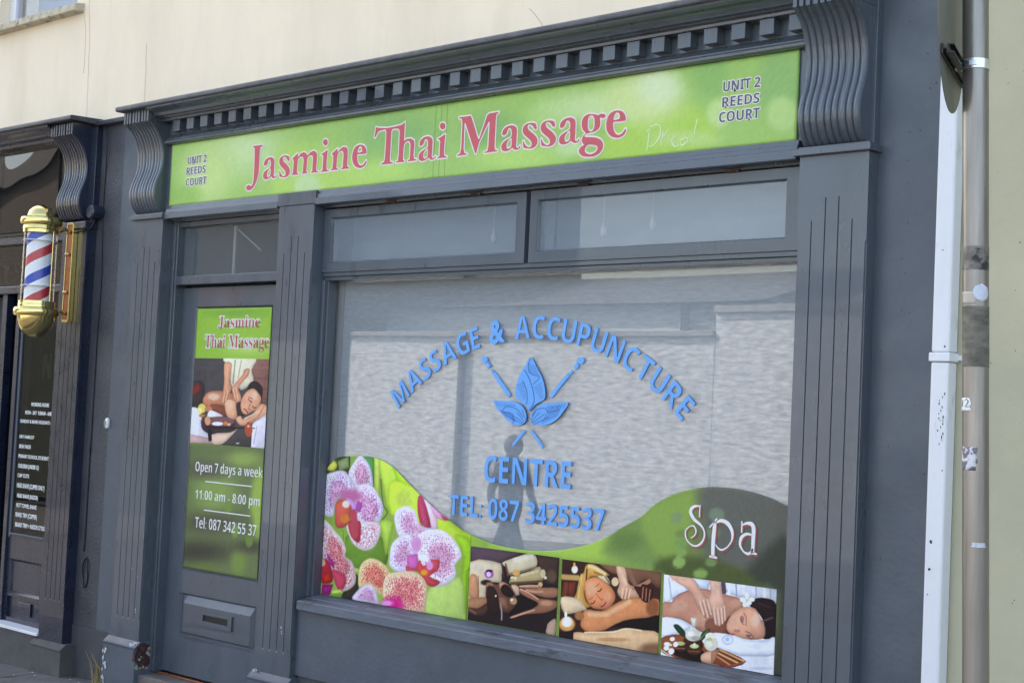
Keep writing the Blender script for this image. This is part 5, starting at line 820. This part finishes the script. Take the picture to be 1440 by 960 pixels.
# price list, neon
pl = thing('price_list', (-9.0, .1, .9), 'white price list lettering on the barber shop window', 'lettering')
for t in DATA['text']:
    if t[0] == 'barber':
        place_text(t[1], 'sans', t[2], t[3], t[4], t[5], .1038, 'line_lettering', M['printwhite'], pl, offset=.025, thick=.0006)
nn = thing('neon_sign', (-8.98, .2, 1.9), 'round neon sign with letters hanging inside the barber window', 'sign')
b = MB(); b.tube([(-8.96+.19*math.cos(a), .2, 1.93+.33*math.sin(a)) for a in np.linspace(0, 2*math.pi, 33)], .006, 6); b.obj('ring', M['neonwhite'], nn)
place_text('N', 'bold', -9.07, -8.97, 1.88, .17, .19, 'letter', M['signgreen'], nn, thick=.01)
place_text('O', 'bold', -8.94, -8.82, 1.88, .17, .19, 'letter', M['neonwhite'], nn, thick=.01)

# ================================================================ BARBER POLE
BX, BY = -8.455, -.235
bp = thing('barber_pole', (BX, 0, 2.1), 'brass capped barber pole with red, white and blue stripes on the navy pilaster', 'barber pole')
L = lambda prof, name, m, **k: MB().lathe(prof, BX, BY, 40).obj(name, m, bp, smooth=True, **k)
L([(.0,2.945),(.035,2.941),(.06,2.928),(.08,2.905),(.089,2.872),(.089,2.866),(.0,2.866)], 'dome', M['brass'])
L([(.0,2.866),(.115,2.866),(.124,2.860),(.127,2.848),(.127,2.826),(.122,2.817),(.108,2.813),(.112,2.790),(.108,2.786),(.108,2.768),(.0,2.768)], 'top_collar', M['brass'])
L([(.0,2.345),(.110,2.345),(.110,2.328),(.112,2.322),(.112,2.308),(.132,2.302),(.137,2.290),(.137,2.262),(.130,2.252),(.0,2.252)], 'bottom_collar', M['brass'])
L([(.0,2.252),(.112,2.252),(.110,2.225),(.098,2.185),(.075,2.150),(.045,2.128),(.015,2.119),(.0,2.118)], 'bowl', M['brass'])
b = MB(); n = 48; v = []; f = []
for z in (2.345, 2.768):
    for k in range(n): v.append((.101*math.cos(2*math.pi*k/n)+BX, .101*math.sin(2*math.pi*k/n)+BY, z))
f = [(k, (k+1) % n, n+(k+1) % n, n+k) for k in range(n)]; b.add(v, f); b.obj('glass_tube', M['tube'], bp, smooth='all')
b = MB().lathe([(.0,-.21),(.080,-.21),(.080,.21),(.0,.21)], 0, 0, 48); st = b.obj('striped_cylinder', M['stripes'], bp, smooth=True)
st.location = Vector((BX, BY, 2.556)) - Vector(bp.location)
b = MB()
for z in (2.44, 2.72): b.lathe([(.1015,z-.0015),(.1045,z-.0015),(.1045,z+.0015),(.1015,z+.0015)], BX, BY, 40)
b.obj('tube_ring', M['printwhite'], bp)
b = MB()
for a in (R(15), R(195)): b.tube([(BX+.106*math.cos(a),BY+.106*math.sin(a),2.33),(BX+.106*math.cos(a),BY+.106*math.sin(a),2.78)], .003, 6)
b.obj('tie_rod', M['brass'], bp)
bk = part('back_plate', M['copper'], bp, BX-.036, BX+.024, -.032, -.001, 2.245, 2.845, .004)
b = MB(); b.box(BX+.0242,BX+.034,-.036,-.001,2.24,2.85); b.box(BX-.040,BX-.0362,-.036,-.001,2.24,2.85); b.box(BX-.036,BX+.024,-.036,-.001,2.8455,2.86); b.box(BX-.036,BX+.024,-.036,-.001,2.23,2.2445)
b.obj('plate_edge', M['brass'], bk, bevel=.002)
b = MB()
for z in (2.29, 2.42, 2.66, 2.80): b.lathe([(.0,z-.012),(.014,z-.010),(.018,z),(.014,z+.010),(.0,z+.012)], BX-.006, -.04, 16)
b.obj('boss', M['brass'], bk, smooth='all')
b = MB()
for z in (2.80, 2.285): b.tube(spline([(BX,-.034,z),(BX,-.07,z+.012),(BX,-.115,z)], 4, False), .012, 10)
b.obj('bracket_arm', M['brass'], bp, smooth='all')

# cable, junction box, small plate
c = [(x, .066 if z < 3.3 else .05, z) for x, z in DATA['cable']]
cb = MB().tube(spline(c, 4, False), .0045, 6)
cb.tube([(-8.205+.028*math.cos(a), .064-.004*math.sin(3*a), .69+.09*math.sin(a)) for a in np.linspace(1.3, 1.3+4*math.pi, 50)], .0045, 6)
tag(cb.obj('cable', M['rubber'], smooth='all'), 'black cable running down the navy wall to a small coil', 'cable')
jb = thing('junction_box', (-8.26, .02, 2.93), 'round black junction box beside the barber bracket', 'junction box')
v = MB(); n = 24; vv = []; 
for y, r in ((.075,.045),(-.005,.045),(-.012,.038),(-.014,.0)):
    for k in range(n): vv.append((-8.285+r*math.cos(2*math.pi*k/n), y, 2.925+r*math.sin(2*math.pi*k/n)))
v.add(vv, [(i*n+k, i*n+(k+1)%n, (i+1)*n+(k+1)%n, (i+1)*n+k) for i in range(3) for k in range(n)]); v.obj('housing', M['navy'], jb, smooth=True)
MB().tube(spline([(-8.285,.03,2.88),(-8.29,.02,2.845),(-8.31,.0,2.815),(-8.4,-.02,2.80)], 4, False), .005, 6).obj('lead', M['rubber'], jb, smooth='all')
sp = thing('socket_plate', (-8.05, .07, 1.6), 'small white fitting on the wall between the two shopfronts', 'wall fitting')
MB().lathe([(.0,1.585),(.012,1.588),(.016,1.6),(.016,1.635),(.010,1.648),(.0,1.65)], -8.052, .062, 14).obj('body', M['printwhite'], sp, smooth=True)
part('clip', M['bone'], sp, -8.058, -8.046, .040, .047, 1.603, 1.63, .001)

# ================================================================ WHITE DOWNPIPE
dn = thing('downpipe', (-2.54, .03, 0), 'square white plastic downpipe at the edge of the grey wall', 'downpipe')
for z0, z1 in ((-.2, 2.045), (2.08, 6.5)):
    part('pipe', M['white'], dn, -2.574, -2.503, .001, .068, z0, z1, .008)
b = MB(); b.box(-2.580, -2.497, -.006, .069, 2.046, 2.079); b.obj('socket', M['white'], dn, bevel=.004)
part('clip', M['white'], dn, -2.60, -2.477, .055, .0695, 2.052, 2.072, .003)
b = MB()
for cx, cz, r in ((-2.535,1.842,.003),(-2.53,1.835,.0025),(-2.55,1.40,.006),(-2.553,1.30,.006),(-2.548,1.395,.004),(-2.52,2.10,.004),(-2.515,1.655,.003),(-2.54,2.45,.003),(-2.556,1.21,.003)): blob(b, cx, cz, r, y=.0003)
for z in np.linspace(1.75, 1.93, 16): blob(b, -2.527+random.uniform(-.012,.012), z, random.uniform(.0012,.003), y=.0003, sy=2.5)
b.obj('scuff', M['pit'], dn)
b = MB()
for k in range(34): blob(b, random.uniform(-2.83,-2.60), random.uniform(1.0,3.45), random.uniform(.0012,.0035), y=.0693)
b.obj('wall_pit', M['pit'], tb)
b = MB()
for k in range(40): blob(b, random.uniform(-2.40,-2.15), random.uniform(1.0,3.6), random.uniform(.001,.003), y=.0713)
b.obj('wall_pit', M['pit'], gb)
# ================================================================ STEEL SIGNPOST
PB, PT = Vector((-1.927, -.85, .05)), Vector((-2.058, -.85, 3.95))
def paxis(z): return PB + (PT-PB)*((z-PB.z)/(PT.z-PB.z))
sp = thing('signpost', PB, 'galvanised steel signpost standing on the pavement in front of the olive wall', 'signpost')
def cyl(z0, z1, r, n=40):
    v = []; 
    for z in (z0, z1):
        c = paxis(z)
        for k in range(n): v.append((c.x+r*math.cos(2*math.pi*k/n), c.y+r*math.sin(2*math.pi*k/n), z))
    return MB().add(v, [(k,(k+1)%n,n+(k+1)%n,n+k) for k in range(n)] + [tuple(range(n-1,-1,-1)), tuple(range(n,2*n))])
cyl(-.2, 3.95, .0380).obj('post', M['steel'], sp, smooth=True)
cyl(1.985, 2.163, .0386).obj('residue_band', M['tape'], sp, smooth=True)
cyl(2.27, 2.34, .0384).obj('scuffed_band', mat('scuffed_band', (.22,.20,.18), .6, .4, var=.5, vscale=18, dirt=(.03,.03,.03), dscale=16, damt=.9, dlo=.5, dhi=.56), sp, smooth=True)
sr = thing('round_road_sign', (-2.09, -.85, 3.05), 'round road sign seen almost edge-on on the steel post, its grey back showing', 'road sign')
th = R(19.0); tdir = Vector((-math.sin(th), math.cos(th), 0)); nb = Vector((math.cos(th), math.sin(th), 0))
dc = paxis(3.05) - nb*.066; n = 64; vv = []
for s_ in (-.0015, .0015):
    for k in range(n):
        a = 2*math.pi*k/n; vv.append(dc + tdir*.30*math.cos(a) + Vector((0,0,.30*math.sin(a))) + nb*s_)
MB().add(vv, [tuple(range(n)), tuple(range(2*n-1,n-1,-1))] + [(k,(k+1)%n,n+(k+1)%n,n+k) for k in range(n)]).obj('disc', M['signback'], sr)
def obox(c, a, b_, cz, ha, hb, hc): 
    v = [c + a*(sa*ha) + b_*(sb*hb) + Vector((0,0,1))*(sc*hc) for sc in (-1,1) for sa, sb in ((-1,-1),(1,-1),(1,1),(-1,1))]
    return MB().add(v, [(0,3,2,1),(4,5,6,7),(0,1,5,4),(1,2,6,5),(2,3,7,6),(3,0,4,7)])
zc = 2.885; cc = Vector((dc.x, dc.y, zc)) + nb*.022
mbc = obox(cc, tdir, nb, 0, .235, .003, .012)
for s_ in (-1, 1):
    q = obox(cc + nb*.008 + Vector((0,0,.011*s_)), tdir, nb, 0, .235, .009, .0016); mbc.add(q.v, q.f)
q = obox(cc - nb*.016, tdir, nb, 0, .235, .003, .014); mbc.add(q.v, q.f)
q = obox(cc - nb*.008, tdir, nb, 0, .235, .009, .0016); mbc.add(q.v, q.f)
mbc.obj('channel', M['black'], sr)
b = MB(); pc = paxis(zc); n = 40; vv = []
for z, r in ((zc-.015,.0412),(zc+.015,.0412),(zc+.015,.0388),(zc-.015,.0388)):
    for k in range(n): vv.append((pc.x+r*math.cos(2*math.pi*k/n), pc.y+r*math.sin(2*math.pi*k/n), z))
b.add(vv, [(i*n+k, i*n+(k+1)%n, ((i+1)%4)*n+(k+1)%n, ((i+1)%4)*n+k) for i in range(4) for k in range(n)])
q = obox(Vector((pc.x,pc.y,zc)) - nb*.049, tdir, nb, 0, .016, .010, .012); b.add(q.v, q.f)
cl = b.obj('clamp', M['bright'], sr, bevel=.001)
q = obox(Vector((pc.x,pc.y,zc)) + (Vector((.25,-.97,0)))*.0418, Vector((.97,.25,0)), Vector((.25,-.97,0)), 0, .012, .0014, .0075); q.obj('bolt', M['chrome'], cl, bevel=.001)
# stickers
def patch(name, m, z0, z1, a0, a1, label, cat='sticker', shape=None, par=None, r=.0392):
    # a0,a1 in radians round the post, 0 = facing the viewer, + to the right
    base = math.atan2(-4.15, 2.0); n = 10; v = []; f = []; nz = 6
    for j in range(nz+1):
        z = z0+(z1-z0)*j/nz; c = paxis(z)
        h = 1.0 if shape != 'round' else math.sqrt(max(0, 1-(2*j/nz-1)**2))
        if shape == 'torn': h = random.uniform(.75, 1.05)
        for i in range(n+1):
            a = base + ((a0+a1)/2 + (a1-a0)/2*h*(2*i/n-1)); v.append((c.x+r*math.cos(a), c.y+r*math.sin(a), z))
    for j in range(nz):
        for i in range(n): f.append((j*(n+1)+i, j*(n+1)+i+1, (j+1)*(n+1)+i+1, (j+1)*(n+1)+i))
    o = MB().add(v, f).obj(name, m, par, smooth='all'); so = o.modifiers.new('thickness', 'SOLIDIFY'); so.thickness = .0006
    if label: tag(o, label, cat)
    return o
M['stk'] = mat('silver_sticker', (.62,.66,.76), .4, var=.12, vscale=40, dirt=(.35,.36,.40), dscale=50, damt=.6)
M['stk2'] = mat('worn_sticker', (.68,.67,.72), .5, var=.1, vscale=60, dirt=(.16,.14,.17), dscale=65, damt=1, dlo=.5, dhi=.54)
M['stk3'] = mat('bare_cream_patch', (.52,.46,.40), .5, var=.1)
patch('sticker', M['stk'], 2.176, 2.229, R(-12), R(62), 'round silver sticker on the steel signpost, above the dark glue band', shape='round')
patch('sticker', M['stk3'], 2.17, 2.205, R(-72), R(0), 'cream torn sticker remnant left of the round silver sticker', r=.0390)
st = patch('sticker', M['printwhite'], 1.855, 1.893, R(-88), R(-20), 'white torn sticker with black scrawl on the left of the steel signpost', shape='torn')
b = MB(); base = math.atan2(-4.15, 2.0)
c = paxis(1.875); ring = lambda a, z: (c.x+.0398*math.cos(base+a), c.y+.0398*math.sin(base+a), z)
b.tube([ring(R(-52),1.887), ring(R(-40),1.890), ring(R(-32),1.884), ring(R(-38),1.876), ring(R(-50),1.868), ring(R(-30),1.868)], .0012, 5); b.tube([ring(R(-66),1.888), ring(R(-66),1.868)], .0012, 5)
b.obj('scrawl', M['black'], st)
patch('sticker', M['stk2'], 1.683, 1.751, R(-85), R(8), 'worn silver picture sticker on the steel signpost at mid height', shape='torn')
patch('sticker', M['stk'], 1.462, 1.476, R(-20), R(48), 'thin torn silver strip low on the steel signpost', shape='torn')

# weeds at the foot of the wall
b = MB()
for k in range(46):
    x = -7.90+random.gauss(0,.035); y_ = .035+random.uniform(-.03,.02); h = random.uniform(.04,.20) if k > 14 else random.uniform(.02,.06); lx = random.gauss(0,.25*h+.01)
    g = ground_z(x)-.01; b.tube([(x,y_,g),(x+lx*.4,y_-.004,g+h*.6),(x+lx,y_-.01-.02*random.random(),g+h)], [.0022,.0016,.0005], 4)
tag(b.obj('weed_tuft', M['weed']), 'dry straw-coloured weeds at the foot of the grey pilaster', 'weeds')
b = MB()
for k in range(7):
    x = random.uniform(-8.55,-7.95); y_ = random.uniform(-.25,.0); blob_ = random.uniform(.004,.010); z = ground_z(x)+.004
    b.add([(x-blob_,y_,z),(x+blob_,y_-.004,z),(x+blob_*.6,y_+blob_,z+.003),(x-blob_*.7,y_+blob_,z+.002)], [(0,1,2,3)])
tag(b.obj('litter_scraps', M['printwhite']), kind='stuff')

# ================================================================ ACROSS THE STREET (seen mirrored in the glass)
wl2 = thing('boundary_wall', (-30, -16, 0), 'harled wall with a stepped coping across the street, mirrored in the shop window', 'wall')
part('wall_run', M['harling'], wl2, -27.5, -15.0, -16.3, -16, -1, 3.32, .01)
part('added_dark_run', M['darkrun'], wl2, -90, -27.51, -16.5, -15.8, -1, 3.6, .01)  # unseen dark stretch added so the barber glass mirrors little light
part('wall_run', M['harling'], wl2, -14.99, 12, -16.3, -16, -1, 3.72, .01)
part('coping', M['coping'], wl2, -27.5, -15.0, -16.38, -15.92, 3.321, 3.42, .01)
part('coping', M['coping'], wl2, -14.99, 12, -16.38, -15.92, 3.721, 3.84, .01)
part('rainwater_pipe', M['slateroof'], wl2, -21.12, -21.01, -15.99, -15.85, -.6, 3.32, .02)
h1 = thing('pale_house', (-24, -26, 0), 'long pale rendered house behind the boundary wall across the street', 'house')
part('wall', M['housewall'], h1, -31.5, -20.2, -30, -22, -.5, 4.55, 0)
MB().add([(-45,-21.7,4.5),(-17.8,-21.7,4.5),(-17.8,-26,5.6),(-45,-26,5.6),(-45,-30.3,4.5),(-17.8,-30.3,4.5)], [(0,1,2,3),(3,2,5,4),(0,3,4),(1,5,2),(0,4,5,1)]).obj('roof', M['slateroof'], h1)
part('wall', M['housewall'], h1, -45, -31.6, -30, -22.2, -.5, 4.5, 0); part('wall', M['harling'], h1, -20.1, -17.8, -30, -22.2, -.5, 4.5, 0)
h2 = thing('white_gabled_house', (-10, -26, 0), 'white gabled house across the street to the right', 'house')
MB().add([(-19,-24,-.5),(-6,-24,-.5),(-6,-24,4.3),(-12,-24,6.3),(-19,-24,4.0),(-19,-32,-.5),(-6,-32,-.5),(-6,-32,4.3),(-12,-32,6.3),(-19,-32,4.0)], [(0,1,2,3,4),(5,9,8,7,6),(0,4,9,5),(1,6,7,2),(4,3,8,9),(3,2,7,8)]).obj('wall', M['housewall'], h2)
h3 = thing('brick_house', (-48, -24, 0), 'tall red brick house across the street, mirrored in the barber fascia glass', 'house')
part('wall', M['brick'], h3, -62, -30, -30, -20, -1, 9.4, 0)
part('roof', M['slateroof'], h3, -62.5, -29.5, -30.5, -19.5, 9.41, 10.2, 0)
part('door', mat('dark_red_door', (.15,.02,.02), .5), h3, -37.5, -33.5, -19.99, -19.9, -.8, 5.0, 0)

# person walking in the road, mirrored in the window
pr = thing('person', (-10.6, -6.2, 0), 'person in dark clothes mid-stride on the road, mirrored in the shop window', 'person')
def skin(name, verts_, edges, rad, m, root=0):
    me = bpy.data.meshes.new(name); me.from_pydata(verts_, edges, []); o = link(name, me, m, pr)
    sk = o.modifiers.new('skin', 'SKIN'); 
    for v_, r in zip(me.skin_vertices[0].data if me.skin_vertices else [], rad): v_.radius = (r, r*.85)
    o.modifiers.new('sub', 'SUBSURF').levels = 1; o.modifiers['sub'].render_levels = 2
    return o
gz = ground_z(-10.6)-.14; ox, oy = -10.6, -6.2
def P(x, y, z): return (ox+x, oy+y, gz+z)
V = [P(0,0,.95),P(0,0,1.12),P(0,0,1.30),P(0,0,1.44),P(0,0,1.52),P(.01,0,1.60),P(.01,0,1.72),
     P(-.07,-.09,.88),P(-.30,-.12,.50),P(-.52,-.16,.12),P(-.42,-.16,.05),
     P(.06,.09,.88),P(.30,.14,.50),P(.46,.20,.10),P(.60,.20,.06),
     P(0,-.18,1.42),P(.05,-.25,1.15),P(.16,-.24,.92),P(.20,-.23,.84),
     P(0,.18,1.42),P(-.06,.25,1.15),P(.02,.25,.93),P(.05,.25,.85)]
E_ = [(0,1),(1,2),(2,3),(3,4),(4,5),(5,6),(0,7),(7,8),(8,9),(9,10),(0,11),(11,12),(12,13),(13,14),(3,15),(15,16),(16,17),(17,18),(3,19),(19,20),(20,21),(21,22)]
RD = [.15,.14,.16,.13,.06,.09,.075,.10,.075,.055,.045,.10,.075,.055,.045,.07,.05,.04,.035,.07,.05,.04,.035]
me = bpy.data.meshes.new('body'); me.from_pydata(V, E_, []); body_o = link('body', me, M['cloth'], pr)
body_o.modifiers.new('skin', 'SKIN'); 
if not me.skin_vertices:
    b_ = bmesh.new(); b_.from_mesh(me); b_.verts.layers.skin.verify(); b_.to_mesh(me); b_.free()
for v_, r in zip(me.skin_vertices[0].data, RD): v_.radius = (r, r*.85)
me.skin_vertices[0].data[0].use_root = True
sb_ = body_o.modifiers.new('sub', 'SUBSURF'); sb_.levels = 1; sb_.render_levels = 2
b = MB().lathe([(.0,.0),(.05,.01),(.095,.06),(.105,.12),(.09,.18),(.05,.22),(.0,.235)], ox+.01, oy, 20, gz+1.53); b.obj('hair', M['hair'], pr, smooth='all')
